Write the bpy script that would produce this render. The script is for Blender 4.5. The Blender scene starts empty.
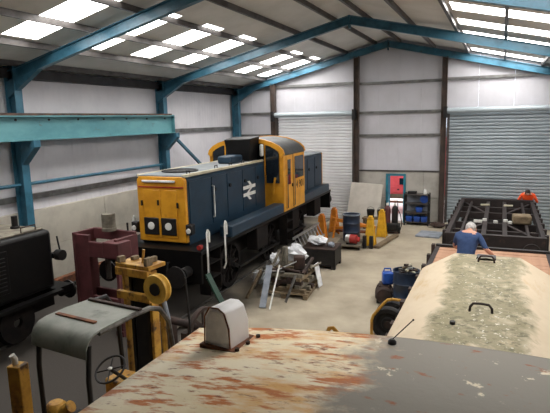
import bpy, bmesh, math, random
from mathutils import Vector, Matrix
random.seed(7)
S = bpy.context.scene
COL = S.collection
R = math.radians

# ------------------------------------------------------------------ camera
cam_d = bpy.data.cameras.new('camera'); cam = bpy.data.objects.new('camera', cam_d); COL.objects.link(cam)
cam_d.sensor_fit = 'HORIZONTAL'; cam_d.sensor_width = 36.0; cam_d.lens = 36.0 * 520.0 / 550.0
cam_d.clip_start = 0.05; cam_d.clip_end = 300
rot = Matrix(((0.91777, -0.043967, 0.394670), (0.396443, 0.159099, -0.904168), (-0.023038, 0.986283, 0.163446)))
cam.matrix_world = Matrix.Translation((0, 0, 4.25)) @ rot.to_4x4()
S.camera = cam
# ------------------------------------------------------------------ world, exposure
w = bpy.data.worlds.new('sky'); S.world = w; w.use_nodes = True
bg = w.node_tree.nodes['Background']; bg.inputs[0].default_value = (0.80, 0.88, 1.0, 1); bg.inputs[1].default_value = 4.5
S.view_settings.view_transform = 'Standard'; S.view_settings.look = 'None'; S.view_settings.gamma = 1
S.view_settings.use_curve_mapping = False; S.view_settings.exposure = 0.0
SKYLIGHT = 14.0

# ------------------------------------------------------------------ materials
def lin(c):
    return tuple((v / 255 / 12.92 if v / 255 <= .04045 else ((v / 255 + .055) / 1.055) ** 2.4) for v in c) + (1,)
MATS = {}
def mat(name, c1, c2=None, scale=4.0, lo=.42, hi=.62, rough=.6, metal=0.0, bump=0.0, bscale=30, stretch=(1, 1, 1), c3=None, s3=2.0, lo3=.55, hi3=.65, spec=.4, wave=None):
    m = bpy.data.materials.new(name); m.use_nodes = True; MATS[name] = m
    nt = m.node_tree; N = nt.nodes; L = nt.links; b = N['Principled BSDF']
    b.inputs['Roughness'].default_value = rough; b.inputs['Metallic'].default_value = metal
    b.inputs['Specular IOR Level'].default_value = spec
    b.inputs['Base Color'].default_value = lin(c1)
    tc = N.new('ShaderNodeTexCoord'); mp = N.new('ShaderNodeMapping'); mp.inputs['Scale'].default_value = stretch
    L.new(tc.outputs['Object'], mp.inputs[0])
    def layer(prev, c, sc, l, h):
        n = N.new('ShaderNodeTexNoise'); n.inputs['Scale'].default_value = sc; n.inputs['Detail'].default_value = 6; n.inputs['Roughness'].default_value = .62
        L.new(mp.outputs[0], n.inputs['Vector'])
        r = N.new('ShaderNodeMapRange'); r.inputs[1].default_value = l; r.inputs[2].default_value = h; L.new(n.outputs[0], r.inputs[0])
        x = N.new('ShaderNodeMix'); x.data_type = 'RGBA'; L.new(r.outputs[0], x.inputs[0])
        if prev is None: x.inputs[6].default_value = lin(c1)
        else: L.new(prev, x.inputs[6])
        x.inputs[7].default_value = lin(c)
        return x.outputs[2]
    out = None
    if c2: out = layer(out, c2, scale, lo, hi)
    if c3: out = layer(out, c3, s3, lo3, hi3)
    if out: L.new(out, b.inputs['Base Color'])
    if bump or wave:
        bp = N.new('ShaderNodeBump'); bp.inputs['Strength'].default_value = bump or .5
        if wave:
            t = N.new('ShaderNodeTexWave'); t.wave_profile = 'SAW' if wave[2] == 'saw' else 'SIN'; t.bands_direction = wave[1]; t.inputs['Scale'].default_value = wave[0]
            bp.inputs['Distance'].default_value = .02
            L.new(tc.outputs['Object'], t.inputs['Vector']); L.new(t.outputs['Fac'], bp.inputs['Height'])
        else:
            t = N.new('ShaderNodeTexNoise'); t.inputs['Scale'].default_value = bscale; t.inputs['Detail'].default_value = 4
            bp.inputs['Distance'].default_value = .02
            L.new(tc.outputs['Object'], t.inputs['Vector']); L.new(t.outputs[0], bp.inputs['Height'])
        L.new(bp.outputs[0], b.inputs['Normal'])
    return m
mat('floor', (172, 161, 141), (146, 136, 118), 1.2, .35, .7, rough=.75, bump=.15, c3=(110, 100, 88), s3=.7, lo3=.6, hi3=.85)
def shaded_floor():
    """shade among the left machines and clutter, painted into the floor colour"""
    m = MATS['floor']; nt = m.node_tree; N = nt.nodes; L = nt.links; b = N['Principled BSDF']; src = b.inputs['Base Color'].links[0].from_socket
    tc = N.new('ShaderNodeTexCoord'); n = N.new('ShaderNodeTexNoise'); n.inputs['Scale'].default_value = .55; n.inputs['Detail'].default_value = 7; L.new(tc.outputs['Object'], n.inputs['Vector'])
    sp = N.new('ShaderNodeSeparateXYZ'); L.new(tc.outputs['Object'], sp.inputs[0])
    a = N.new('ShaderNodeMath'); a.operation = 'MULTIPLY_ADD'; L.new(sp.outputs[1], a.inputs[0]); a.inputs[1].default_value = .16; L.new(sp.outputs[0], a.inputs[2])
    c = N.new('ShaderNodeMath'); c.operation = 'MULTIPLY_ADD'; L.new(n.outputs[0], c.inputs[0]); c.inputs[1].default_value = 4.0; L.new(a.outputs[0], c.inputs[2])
    r_ = N.new('ShaderNodeMapRange'); r_.inputs[1].default_value = -.9; r_.inputs[2].default_value = -2.6; L.new(c.outputs[0], r_.inputs[0])  # ragged mask of the painted floor shade
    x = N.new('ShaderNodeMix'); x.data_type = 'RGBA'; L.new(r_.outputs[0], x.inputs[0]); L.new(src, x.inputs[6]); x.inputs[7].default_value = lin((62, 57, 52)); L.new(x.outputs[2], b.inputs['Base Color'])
shaded_floor()
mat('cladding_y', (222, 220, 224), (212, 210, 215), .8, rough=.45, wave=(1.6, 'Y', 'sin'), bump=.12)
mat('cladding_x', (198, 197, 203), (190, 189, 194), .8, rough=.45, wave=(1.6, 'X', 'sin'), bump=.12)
mat('roof_sheet', (226, 224, 218), (214, 212, 205), .9, rough=.6)
mat('galv', (128, 128, 126), (100, 98, 96), 3, rough=.42, metal=.5)
mat('purlin', (92, 88, 86), (70, 66, 64), 3, rough=.45, metal=.3)
mat('blue_steel', (64, 114, 136), (48, 92, 112), 2.5, rough=.33, c3=(70, 74, 72), s3=5, lo3=.66, hi3=.74)
mat('crane_blue', (98, 150, 156), (80, 132, 140), 2.0, rough=.5, c3=(92, 84, 70), s3=4, lo3=.62, hi3=.72, stretch=(1, .5, 1))
mat('rust_rail', (92, 68, 56), (60, 48, 44), 5, rough=.75)
mat('rust_column', (82, 68, 60), (64, 56, 52), 2.5, rough=.7)
mat('concrete', (196, 190, 176), (178, 172, 160), 1.2, rough=.85, bump=.1)
mat('concrete_grey', (178, 174, 166), (162, 158, 150), 1.6, rough=.85, bump=.1, c3=(140, 136, 128), s3=.9, lo3=.58, hi3=.8)
mat('shutter', (172, 182, 188), (160, 170, 176), 1.0, rough=.42, metal=.15)
mat('shutter_pale', (232, 233, 236), (222, 223, 226), 1.0, rough=.45)
mat('dark', (20, 19, 20), (32, 29, 28), 6, rough=.55)
mat('black_paint', (11, 11, 12), (17, 16, 16), 3, rough=.45, spec=.2, c3=(28, 24, 22), s3=4, lo3=.62, hi3=.75)
mat('underframe', (20, 18, 18), (32, 27, 24), 5, rough=.75, spec=.2)
mat('loco_blue', (30, 54, 72), (24, 44, 60), 2.0, rough=.42, c3=(42, 50, 54), s3=3, lo3=.6, hi3=.8)
mat('loco_yellow', (214, 152, 40), (196, 134, 32), 3, rough=.4, c3=(150, 96, 30), s3=4, lo3=.66, hi3=.8)
mat('loco_roof', (126, 134, 138), (104, 110, 114), 2.5, rough=.45, c3=(84, 84, 82), s3=2, lo3=.55, hi3=.7)
mat('cab_roof_dark', (58, 60, 62), (76, 76, 74), 3, rough=.5)
mat('cream_strip', (196, 190, 168), (170, 160, 136), 4, rough=.6)
mat('cowl_white', (246, 246, 248), (240, 240, 240), 6, rough=.5)
mat('pulley_yellow', (216, 176, 80), (190, 148, 62), 6, rough=.5)
mat('white', (226, 226, 222), (206, 204, 198), 5, rough=.5)
mat('glass_dark', (22, 28, 34), rough=.08, spec=.6)
mat('red', (170, 44, 40), (140, 38, 34), 4, rough=.5)
mat('dark_steel', (52, 50, 52), (40, 38, 40), 3, rough=.6)
mat('steel', (120, 118, 114), (84, 80, 76), 6, rough=.4, metal=.7)
mat('aluminium', (190, 192, 192), (160, 160, 160), 8, rough=.35, metal=.7)
mat('maroon', (96, 54, 56), (78, 44, 46), 2.5, rough=.5, c3=(70, 42, 40), s3=3, lo3=.6, hi3=.75)
mat('plant_yellow', (196, 150, 60), (158, 112, 46), 5, rough=.55, c3=(84, 62, 42), s3=6, lo3=.54, hi3=.66)
mat('stand_yellow', (226, 176, 40), (200, 150, 34), 5, rough=.5)
mat('orange_paint', (222, 140, 44), (196, 116, 40), 5, rough=.5)
mat('green_grey', (132, 134, 124), (112, 116, 106), 2.5, rough=.5, c3=(80, 80, 74), s3=4, lo3=.55, hi3=.75)
mat('rust', (128, 78, 50), (86, 56, 42), 6, rough=.85)
mat('dark_rust', (62, 46, 40), (44, 36, 33), 4, rough=.8)
mat('frame_brown', (46, 36, 34), (33, 27, 26), 3, rough=.7, c3=(72, 52, 44), s3=5, lo3=.62, hi3=.75)
mat('timber_orange', (182, 142, 114), (162, 122, 96), 3, rough=.8, stretch=(1, .2, 1))
mat('wood', (128, 112, 88), (96, 82, 64), 5, rough=.85, stretch=(1, 4, 1))
mat('wood_grey', (128, 122, 108), (92, 86, 76), 5, rough=.85)
mat('drum_blue', (34, 48, 70), (28, 38, 54), 4, rough=.4, c3=(70, 56, 48), s3=5, lo3=.66, hi3=.76)
mat('plastic_blue', (40, 84, 170), (34, 70, 150), 4, rough=.35)
mat('rubber', (28, 27, 27), (38, 36, 34), 8, rough=.8)
mat('sheet_white', (232, 234, 238), (200, 203, 208), 5, rough=.5)
mat('dark_green', (34, 66, 52), (28, 52, 42), 3, rough=.5)
mat('tarp_grey', (140, 146, 156), (116, 122, 130), 4, rough=.7)
mat('sack_brown', (66, 50, 44), (50, 40, 36), 6, rough=.9)
mat('board', (192, 186, 176), (178, 172, 162), 1.5, rough=.8)
mat('skin', (206, 152, 126), (196, 140, 116), 10, rough=.55)
mat('hair_grey', (206, 204, 202), (170, 168, 166), 30, rough=.8, bump=.4, bscale=80)
mat('hair_dark', (52, 36, 30), (40, 28, 24), 30, rough=.8, bump=.4, bscale=80)
mat('shirt_navy', (56, 78, 118), (46, 66, 104), 8, rough=.85, bump=.4, bscale=14)
mat('trousers', (70, 72, 84), (58, 60, 70), 8, rough=.9)
mat('hi_vis', (255, 98, 44), (240, 84, 34), 8, rough=.7)
mat('reflective', (214, 216, 206), rough=.3)
mat('ground_out', (214, 208, 196), (190, 184, 172), 2, rough=.9)
mat('wagon_red', (236, 98, 98), (220, 82, 84), 2, rough=.5)
mat('teal', (44, 130, 150), (38, 110, 130), 3, rough=.45)
mat('oil_stain', (92, 84, 74), (120, 112, 98), 3, rough=.7)

def emit(name, col, s):
    m = bpy.data.materials.new(name); m.use_nodes = True; MATS[name] = m; N = m.node_tree.nodes
    N.clear(); o = N.new('ShaderNodeOutputMaterial'); e = N.new('ShaderNodeEmission')
    e.inputs[0].default_value = lin(col); e.inputs[1].default_value = s; m.node_tree.links.new(e.outputs[0], o.inputs[0]); return m
emit('skylight', (255, 252, 248), SKYLIGHT)

def rusty_roof(name, green=False):
    """cream paint; rust streaks with their own ragged shapes, or algae down the crown"""
    m = bpy.data.materials.new(name); m.use_nodes = True; MATS[name] = m
    nt = m.node_tree; N = nt.nodes; L = nt.links; b = N['Principled BSDF']; b.inputs['Roughness'].default_value = .7
    tc = N.new('ShaderNodeTexCoord')
    def noise(sc, st=(1, 1, 1), rot=0, det=8, rg=.65):
        mp = N.new('ShaderNodeMapping'); mp.inputs['Scale'].default_value = st; mp.inputs['Rotation'].default_value = (0, 0, rot)
        L.new(tc.outputs['Object'], mp.inputs[0])
        n = N.new('ShaderNodeTexNoise'); n.inputs['Scale'].default_value = sc; n.inputs['Detail'].default_value = det; n.inputs['Roughness'].default_value = rg
        L.new(mp.outputs[0], n.inputs['Vector']); return n.outputs[0]
    def rng(v, a, c):
        r = N.new('ShaderNodeMapRange'); r.inputs[1].default_value = a; r.inputs[2].default_value = c; L.new(v, r.inputs[0]); return r.outputs[0]
    def mul(a, c):
        x = N.new('ShaderNodeMath'); x.operation = 'MULTIPLY'; L.new(a, x.inputs[0]); L.new(c, x.inputs[1]); return x.outputs[0]
    def add(a, c, k=1.0):
        x = N.new('ShaderNodeMath'); x.operation = 'MULTIPLY_ADD'; L.new(c, x.inputs[0]); x.inputs[1].default_value = k; L.new(a, x.inputs[2]); return x.outputs[0]
    def mix(f, a, c):
        x = N.new('ShaderNodeMix'); x.data_type = 'RGBA'; L.new(f, x.inputs[0])
        if isinstance(a, tuple): x.inputs[6].default_value = lin(a)
        else: L.new(a, x.inputs[6])
        x.inputs[7].default_value = lin(c); return x.outputs[2]
    sep = N.new('ShaderNodeSeparateXYZ'); L.new(tc.outputs['Object'], sep.inputs[0])
    if not green:
        col = mix(rng(noise(3), .4, .7), (236, 224, 196), (218, 202, 164))
        col = mix(rng(noise(2.4, (1, 3, 1), -.35), .47, .62), col, (216, 166, 98))
        col = mix(rng(noise(4.2, (1, 4, 1), -.35), .515, .6), col, (186, 106, 42))
        col = mix(rng(noise(8, (1, 3.4, 1), -.35), .58, .66), col, (128, 70, 36))
        gx = add(sep.outputs[0], noise(3.5), .9)        # grey repaint towards the right side of the roof
        gm = rng(gx, -.1, .1)
        col = mix(gm, col, (138, 132, 122))
        fl = mul(rng(noise(9), .62, .66), gm)
        col = mix(fl, col, (222, 210, 186))
        fr = mul(rng(noise(5, (1, 2, 1), .3), .6, .66), gm)
        col = mix(fr, col, (150, 92, 62))
    else:
        col = mix(rng(noise(2), .4, .7), (206, 190, 164), (196, 178, 150))
        col = mix(rng(noise(2.2, (2.5, .7, 1)), .56, .7), col, (190, 164, 126))
        ab = N.new('ShaderNodeMath'); ab.operation = 'ABSOLUTE'; L.new(sep.outputs[0], ab.inputs[0])
        gx = add(ab.outputs[0], noise(2.2, det=4), -.5)
        band = rng(gx, .17, .05)
        col = mix(mul(band, rng(noise(6), .25, .5)), col, (136, 128, 98))
        col = mix(mul(band, rng(noise(14), .52, .62)), col, (104, 100, 74))
        gy = add(sep.outputs[1], noise(3), -1.6)
        near = rng(gy, .9, -.2)
        col = mix(mul(mul(band, near), rng(noise(5), .4, .6)), col, (128, 122, 118))
        col = mix(mul(band, rng(noise(24), .61, .65)), col, (216, 208, 190))
    L.new(col, b.inputs['Base Color'])
    bp = N.new('ShaderNodeBump'); bp.inputs['Strength'].default_value = .25; bp.inputs['Distance'].default_value = .01
    L.new(noise(20), bp.inputs['Height']); L.new(bp.outputs[0], b.inputs['Normal'])
rusty_roof('rusty_cream'); rusty_roof('algae_cream', True)

# ------------------------------------------------------------------ mesh helpers
class MB:
    def __init__(s): s.v = []; s.f = []
    def add(s, vs, fs):
        o = len(s.v); s.v += [tuple(v) for v in vs]; s.f += [tuple(i + o for i in f) for f in fs]; return s
    def hexa(s, p): return s.add(p, [(0, 3, 2, 1), (4, 5, 6, 7), (0, 1, 5, 4), (1, 2, 6, 5), (2, 3, 7, 6), (3, 0, 4, 7)])
    def bx(s, x0, x1, y0, y1, z0, z1):
        return s.hexa([(x0, y0, z0), (x1, y0, z0), (x1, y1, z0), (x0, y1, z0), (x0, y0, z1), (x1, y0, z1), (x1, y1, z1), (x0, y1, z1)])
    def bar(s, p, q, a, b, up=(0, 0, 1)):
        p = Vector(p); q = Vector(q); d = (q - p).normalized(); u = Vector(up)
        if abs(d.dot(u)) > .98: u = Vector((0, 1, 0))
        x = d.cross(u).normalized(); y = x.cross(d)
        x *= a / 2; y *= b / 2
        return s.hexa([p - x - y, p + x - y, p + x + y, p - x + y, q - x - y, q + x - y, q + x + y, q - x + y])
    def tube(s, pts, r, n=8, closed=False):
        P = [Vector(p) for p in pts]; m = len(P); rs = r if isinstance(r, (list, tuple)) else [r] * m; o = len(s.v); u = None
        for i, p in enumerate(P):
            if closed: t = P[(i + 1) % m] - P[i - 1]
            else: t = P[min(i + 1, m - 1)] - P[max(i - 1, 0)]
            t.normalize()
            if u is None:
                u = t.cross(Vector((0, 0, 1)));
                if u.length < .05: u = t.cross(Vector((0, 1, 0)))
            u = (u - t * u.dot(t)).normalized(); v = t.cross(u)
            for k in range(n):
                a = 2 * math.pi * k / n; s.v.append(tuple(p + (u * math.cos(a) + v * math.sin(a)) * rs[i]))
        for i in range(m if closed else m - 1):
            j = (i + 1) % m
            for k in range(n):
                l = (k + 1) % n; s.f.append((o + i * n + k, o + i * n + l, o + j * n + l, o + j * n + k))
        if not closed:
            s.f.append(tuple(o + k for k in range(n))[::-1]); s.f.append(tuple(o + (m - 1) * n + k for k in range(n)))
        return s
    def cyl(s, p, q, r, n=16, r2=None): return s.tube([p, q], [r, r if r2 is None else r2], n)
    def lathe(s, prof, c=(0, 0, 0), axis='z', n=20):
        o = len(s.v); m = len(prof)
        for r, h in prof:
            for k in range(n):
                a = 2 * math.pi * k / n; x, y, z = r * math.cos(a), r * math.sin(a), h
                if axis == 'x': x, y, z = z, x, y
                if axis == 'y': x, y, z = y, z, x
                s.v.append((c[0] + x, c[1] + y, c[2] + z))
        for i in range(m - 1):
            for k in range(n):
                l = (k + 1) % n; s.f.append((o + i * n + k, o + i * n + l, o + (i + 1) * n + l, o + (i + 1) * n + k))
        if prof[0] != prof[-1]:
            s.f.append(tuple(o + k for k in range(n))); s.f.append(tuple(o + (m - 1) * n + k for k in range(n)))
        else:
            for k in range(n):
                pass
        return s
    def prism(s, poly, axis, a, b):
        n = len(poly); mk = {'x': lambda p, h: (h, p[0], p[1]), 'y': lambda p, h: (p[0], h, p[1]), 'z': lambda p, h: (p[0], p[1], h)}[axis]
        return s.add([mk(p, a) for p in poly] + [mk(p, b) for p in poly], [tuple(range(n)), tuple(range(n, 2 * n))] + [(i, (i + 1) % n, n + (i + 1) % n, n + i) for i in range(n)])
    def loft(s, A, B):
        n = len(A); return s.add(list(A) + list(B), [tuple(range(n)), tuple(range(n, 2 * n))] + [(i, (i + 1) % n, n + (i + 1) % n, n + i) for i in range(n)])
    def ball(s, c, r, n=10, sc=(1, 1, 1)):
        o = len(s.v); m = n // 2 + 1
        for i in range(1, m):
            t = math.pi * i / m
            for k in range(n):
                a = 2 * math.pi * k / n
                s.v.append((c[0] + r * sc[0] * math.sin(t) * math.cos(a), c[1] + r * sc[1] * math.sin(t) * math.sin(a), c[2] + r * sc[2] * math.cos(t)))
        s.v.append((c[0], c[1], c[2] + r * sc[2])); s.v.append((c[0], c[1], c[2] - r * sc[2])); T = len(s.v) - 2
        for i in range(m - 2):
            for k in range(n):
                l = (k + 1) % n; s.f.append((o + i * n + k, o + i * n + l, o + (i + 1) * n + l, o + (i + 1) * n + k))
        for k in range(n):
            s.f.append((T, o + k, o + (k + 1) % n)); s.f.append((T + 1, o + (m - 2) * n + k, o + (m - 2) * n + (k + 1) % n))
        return s
    def mesh(s, name, smooth=False):
        me = bpy.data.meshes.new(name); me.from_pydata(s.v, [], s.f)
        b = bmesh.new(); b.from_mesh(me); bmesh.ops.recalc_face_normals(b, faces=b.faces); b.to_mesh(me); b.free()
        if smooth:
            me.polygons.foreach_set('use_smooth', [True] * len(me.polygons))
            me.set_sharp_from_angle(angle=R(38))
        return me
    def build(s, name, m, parent=None, smooth=False, bevel=0, loc=None):
        o = bpy.data.objects.new(name, s.mesh(name, smooth or bevel > 0)); COL.objects.link(o); o.data.materials.append(MATS[m])
        if parent: o.parent = parent
        if loc: o.location = loc
        if bevel:
            md = o.modifiers.new('bevel', 'BEVEL'); md.width = bevel; md.segments = 2; md.limit_method = 'ANGLE'
        return o
def box(name, m, parent, x0, x1, y0, y1, z0, z1, bevel=0): return MB().bx(x0, x1, y0, y1, z0, z1).build(name, m, parent, bevel=bevel)
def empty(name, loc=(0, 0, 0), rz=0):
    o = bpy.data.objects.new(name, None); COL.objects.link(o); o.location = loc; o.rotation_euler = (0, 0, R(rz)); o.empty_display_size = .1; return o
def tag(o, label=None, cat=None, group=None, kind=None):
    for k, v in (('label', label), ('category', cat), ('group', group), ('kind', kind)):
        if v: o[k] = v
    return o
def thing(name, label, cat, loc=(0, 0, 0), rz=0, group=None): return tag(empty(name, loc, rz), label, cat, group)
def setting(name, label, cat=None): return tag(empty(name), label, cat, None, 'structure')
def share(src, name, loc, rz=None, parent=None, mats=None):
    o = bpy.data.objects.new(name, src.data); COL.objects.link(o); o.parent = parent or src.parent; o.location = loc
    if rz is not None: o.rotation_euler = rz
    return o
def copy_tree(o, parent=None):
    c = o.copy(); COL.objects.link(c); c.parent = parent
    for ch in list(o.children): copy_tree(ch, c)
    return c
def text_mesh(name, body, size, m, parent, loc, rot, ext=.003):
    cu = bpy.data.curves.new(name, 'FONT'); cu.body = body; cu.size = size; cu.extrude = ext; cu.align_x = 'CENTER'; cu.align_y = 'CENTER'
    t = bpy.data.objects.new(name + '_tmp', cu); COL.objects.link(t)
    dg = bpy.context.evaluated_depsgraph_get(); me = bpy.data.meshes.new_from_object(t.evaluated_get(dg))
    bpy.data.objects.remove(t); o = bpy.data.objects.new(name, me); COL.objects.link(o); me.materials.clear(); me.materials.append(MATS[m])
    o.parent = parent; o.location = loc; o.rotation_euler = rot; return o

# ================================================================== THE SHED
XL, XR, XC, YB, YF = -11.3, 2.7, -4.24, 21.35, -9.0
RZ, SL = 7.36, .24                                   # roof underside apex and slope
def roofz(x): return RZ - SL * abs(x - XC)
FRAMES = [-8.0, -2.1, 3.75, 9.42, 15.5, 21.15]
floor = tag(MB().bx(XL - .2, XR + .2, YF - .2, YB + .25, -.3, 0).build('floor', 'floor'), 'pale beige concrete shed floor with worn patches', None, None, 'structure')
og = tag(MB().bx(-40, 40, YB + .25, 60, -.3, -.02).build('ground_outside', 'ground_out'), 'pale yard ground seen through the open door', None, None, 'structure')

# --- left wall
wl = setting('wall_left', 'white clad wall with blue columns above a pale concrete lower wall')
bays = [YF] + FRAMES[1:-1] + [YB]
for i in range(len(bays) - 1):
    a, b = bays[i], bays[i + 1]
    n = 6 if i > 2 else 3
    for k in range(n):
        y0 = a + (b - a) * k / n; y1 = a + (b - a) * (k + 1) / n
        box('cladding_sheet', 'cladding_y', wl, XL - .06, XL, y0 + .002, y1 - .002, 2.0, 6.2)
    for k in range(2):
        y0 = a + (b - a) * k / 2; y1 = a + (b - a) * (k + 1) / 2
        MB().bx(XL - .14, XL + .12, y0 + .006, y1 - .006, 0, 1.02).build('concrete_panel', 'concrete', wl, bevel=.008)
        MB().bx(XL - .14, XL + .12, y0 + .006, y1 - .006, 1.03, 2.06).build('concrete_panel', 'concrete', wl, bevel=.008)
    for z in (2.42, 3.95):
        box('girt', 'galv', wl, XL, XL + .1, a, b, z - .07, z + .07)
    box('eaves_beam', 'dark_steel', wl, XL, XL + .22, a, b, 5.42, 5.66)
def ibeam(mb, x0, x1, y0, y1, z0, z1, t=.02):        # upright column: web across X, flanges on both X faces
    mb.bx(x0, x0 + t, y0, y1, z0, z1); mb.bx(x1 - t, x1, y0, y1, z0, z1); mb.bx(x0 + t, x1 - t, (y0 + y1) / 2 - .008, (y0 + y1) / 2 + .008, z0, z1); return mb
for y in FRAMES:
    c = ibeam(MB(), XL + .12, XL + .44, y - .11, y + .11, 0, 5.75).build('column', 'blue_steel', wl)
    if y < 17:
        MB().prism([(XL + .44, 3.9), (XL + .9, 3.9), (XL + .9, 3.74), (XL + .44, 3.3)], 'y', y - .1, y + .1).build('corbel', 'blue_steel', c)
for i in range(2, 4):
    MB().cyl((XL + .3, FRAMES[i] + .1, 2.8), (XL + .3, FRAMES[i + 1] - .1, 2.8), .045, 10).build('tie_rail', 'blue_steel', wl, True)
MB().bar((XL + .4, 15.7, 3.95), (XL + .4, 20.9, .5), .09, .09).build('brace', 'blue_steel', wl)
# --- crane beam
cb = thing('crane_beam', 'long pale blue crane runway beam on column brackets along left wall', 'beam', (XL + .72, 0, 3.9))
box('web', 'crane_blue', cb, -.012, .012, -8, 15.4, .03, .57)
box('flange', 'crane_blue', cb, -.14, .14, -8, 15.4, 0, .03); box('flange', 'crane_blue', cb, -.14, .14, -8, 15.4, .57, .6)
box('crane_rail', 'rust_rail', cb, -.05, .05, -8, 15.38, .6, .66)
box('end_plate', 'crane_blue', cb, -.13, .13, 15.4, 15.42, .0, .62)
st = None
for k in range(9):
    y = 7 + k * 1.0
    if st is None: st = MB().lathe([(.0, 0), (.03, 0), (.03, .02), (.0, .02)], axis='x', n=8).build('bolt', 'dark', cb, loc=(.012, y, .5))
    else: share(st, 'bolt', (.012, y, .5))

# --- back wall
wb = setting('wall_back', 'white clad end wall with rusty columns and grey concrete base')
def clad(x0, x1, z0, z1f, n):
    for k in range(n):
        a = x0 + (x1 - x0) * k / n; b = x0 + (x1 - x0) * (k + 1) / n
        za, zb = min(roofz(a), z1f), min(roofz(b), z1f)
        pts = [(a + .002, z0), (b - .002, z0), (b - .002, zb + .05)] + ([(XC, RZ + .05)] if a < XC < b and z1f > 9 else []) + [(a + .002, za + .05)]
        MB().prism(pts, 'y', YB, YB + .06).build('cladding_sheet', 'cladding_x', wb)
clad(XL - .1, -9.2, 2.0, 99, 2); clad(-9.2, -5.5, 4.4, 99, 4); clad(-5.5, -2.1, 2.0, 99, 4); clad(-2.1, XR + .1, 4.4, 99, 4)
for (x0, x1) in ((XL, -9.2), (-5.5, -4.28), (-3.49, -2.8), (-2.8, -2.1)):
    MB().bx(x0 + .004, x1 - .004, YB - .1, YB + .2, 0, 1.04).build('concrete_panel', 'concrete_grey', wb, bevel=.008)
    MB().bx(x0 + .004, x1 - .004, YB - .1, YB + .2, 1.05, 2.08).build('concrete_panel', 'concrete_grey', wb, bevel=.008)
box('concrete_lintel', 'concrete_grey', wb, -4.28, -3.49, YB - .1, YB + .2, 2.0, 2.08)
for (x0, x1, zs) in ((XL, -9.2, (3.6, 4.55, 5.6)), (-9.2, -5.5, (5.68,)), (-5.5, -2.1, (3.55, 4.47, 5.63)), (-2.1, XR, (5.66,))):
    for z in zs: box('girt', 'galv', wb, x0, x1, YB - .1, YB, z - .05, z + .05)
for x in (-9.2, -5.5, -2.08):
    ibeam(MB(), -.1, .1, YB - .3, YB - .1, 0 if x > -9 else 0, roofz(x) - .35, .016).build('column', 'rust_column', wb, loc=(x, 0, 0))
box('sill_strip', 'purlin', wb, -5.4, -2.2, YB - .12, YB + .02, 2.08, 2.14)
# roller shutters
def shutter(name, label, x0, x1, ztop, m):
    d = setting(name, label)
    mb = MB(); p = .125; n = int(ztop / p); prof = []
    ys = []
    for k in range(n):
        z = k * p
        ys += [(YB - .02, z), (YB - .085, z + p * .16), (YB - .09, z + p * .5), (YB - .085, z + p * .8), (YB - .02, z + p * .86)]
    o = len(mb.v)
    for y, z in ys: mb.v += [(x0, y, z), (x1, y, z)]
    for i in range(len(ys) - 1): mb.f.append((2 * i, 2 * i + 1, 2 * i + 3, 2 * i + 2))
    c = mb.build('slats', m, d); c['kind'] = 'stuff'
    MB().cyl((x0 - .05, YB - .26, ztop + .04), (x1 + .05, YB - .26, ztop + .04), .11, 20).build('shutter_drum', 'shutter', d, True)
    for x in (x0 - .07, x1 + .05):
        box('end_bracket', 'dark', d, x - .05, x + .07, YB - .5, YB - .1, ztop - .22, ztop + .2)
    box('guide_rail', 'purlin', d, x0 - .02, x0 + .08, YB - .14, YB - .03, 0, ztop); box('guide_rail', 'purlin', d, x1 - .08, x1 + .02, YB - .14, YB - .03, 0, ztop)
    return d
shutter('door_1', 'pale steel roller shutter behind the yellow and blue locomotive', -9.1, -5.62, 4.42, 'shutter_pale')
shutter('door_2', 'wide steel roller shutter behind the bare wagon underframe', -1.95, 1.95, 4.42, 'shutter')
d3 = setting('door_3', 'open doorway with teal frame showing red vehicle outside')
box('door_jamb', 'teal', d3, -4.28, -4.19, YB - .14, YB + .12, 0, 2.0); box('door_jamb', 'teal', d3, -3.58, -3.49, YB - .14, YB + .12, 0, 2.0)
box('door_head', 'teal', d3, -4.19, -3.58, YB - .14, YB + .12, 1.91, 2.0)
dl = MB().bx(0, .04, 0, .62, .02, 1.9).build('door_leaf', 'teal', d3, loc=(-4.18, YB + .13, 0)); dl.rotation_euler = (0, 0, R(62))
MB().cyl((.04, .54, 1.0), (.09, .54, 1.0), .02, 8).build('door_handle', 'steel', dl)
# --- right and front walls (beyond the frame, they close the shed)
wr = setting('wall_right', 'white clad side wall')
box('cladding_sheet', 'cladding_y', wr, XR, XR + .06, YF, YB, 2.0, 6.0); box('concrete_panel', 'concrete', wr, XR - .12, XR + .14, YF, YB, 0, 2.0)
wf = setting('wall_front', 'white clad front wall behind the camera')
for (x0, x1, z0) in ((XL, -9.1, 0), (-9.1, -5.6, 0), (-5.6, -2.0, 0), (-2.0, 1.9, 0), (1.9, XR, 0)):
    zs = [(x0, z0), (x1, z0), (x1, roofz(x1) + .05)] + ([(XC, RZ + .05)] if x0 < XC < x1 else []) + [(x0, roofz(x0) + .05)]
    MB().prism(zs, 'y', YF - .06, YF).build('cladding_sheet', 'cladding_x', wf)
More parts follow.
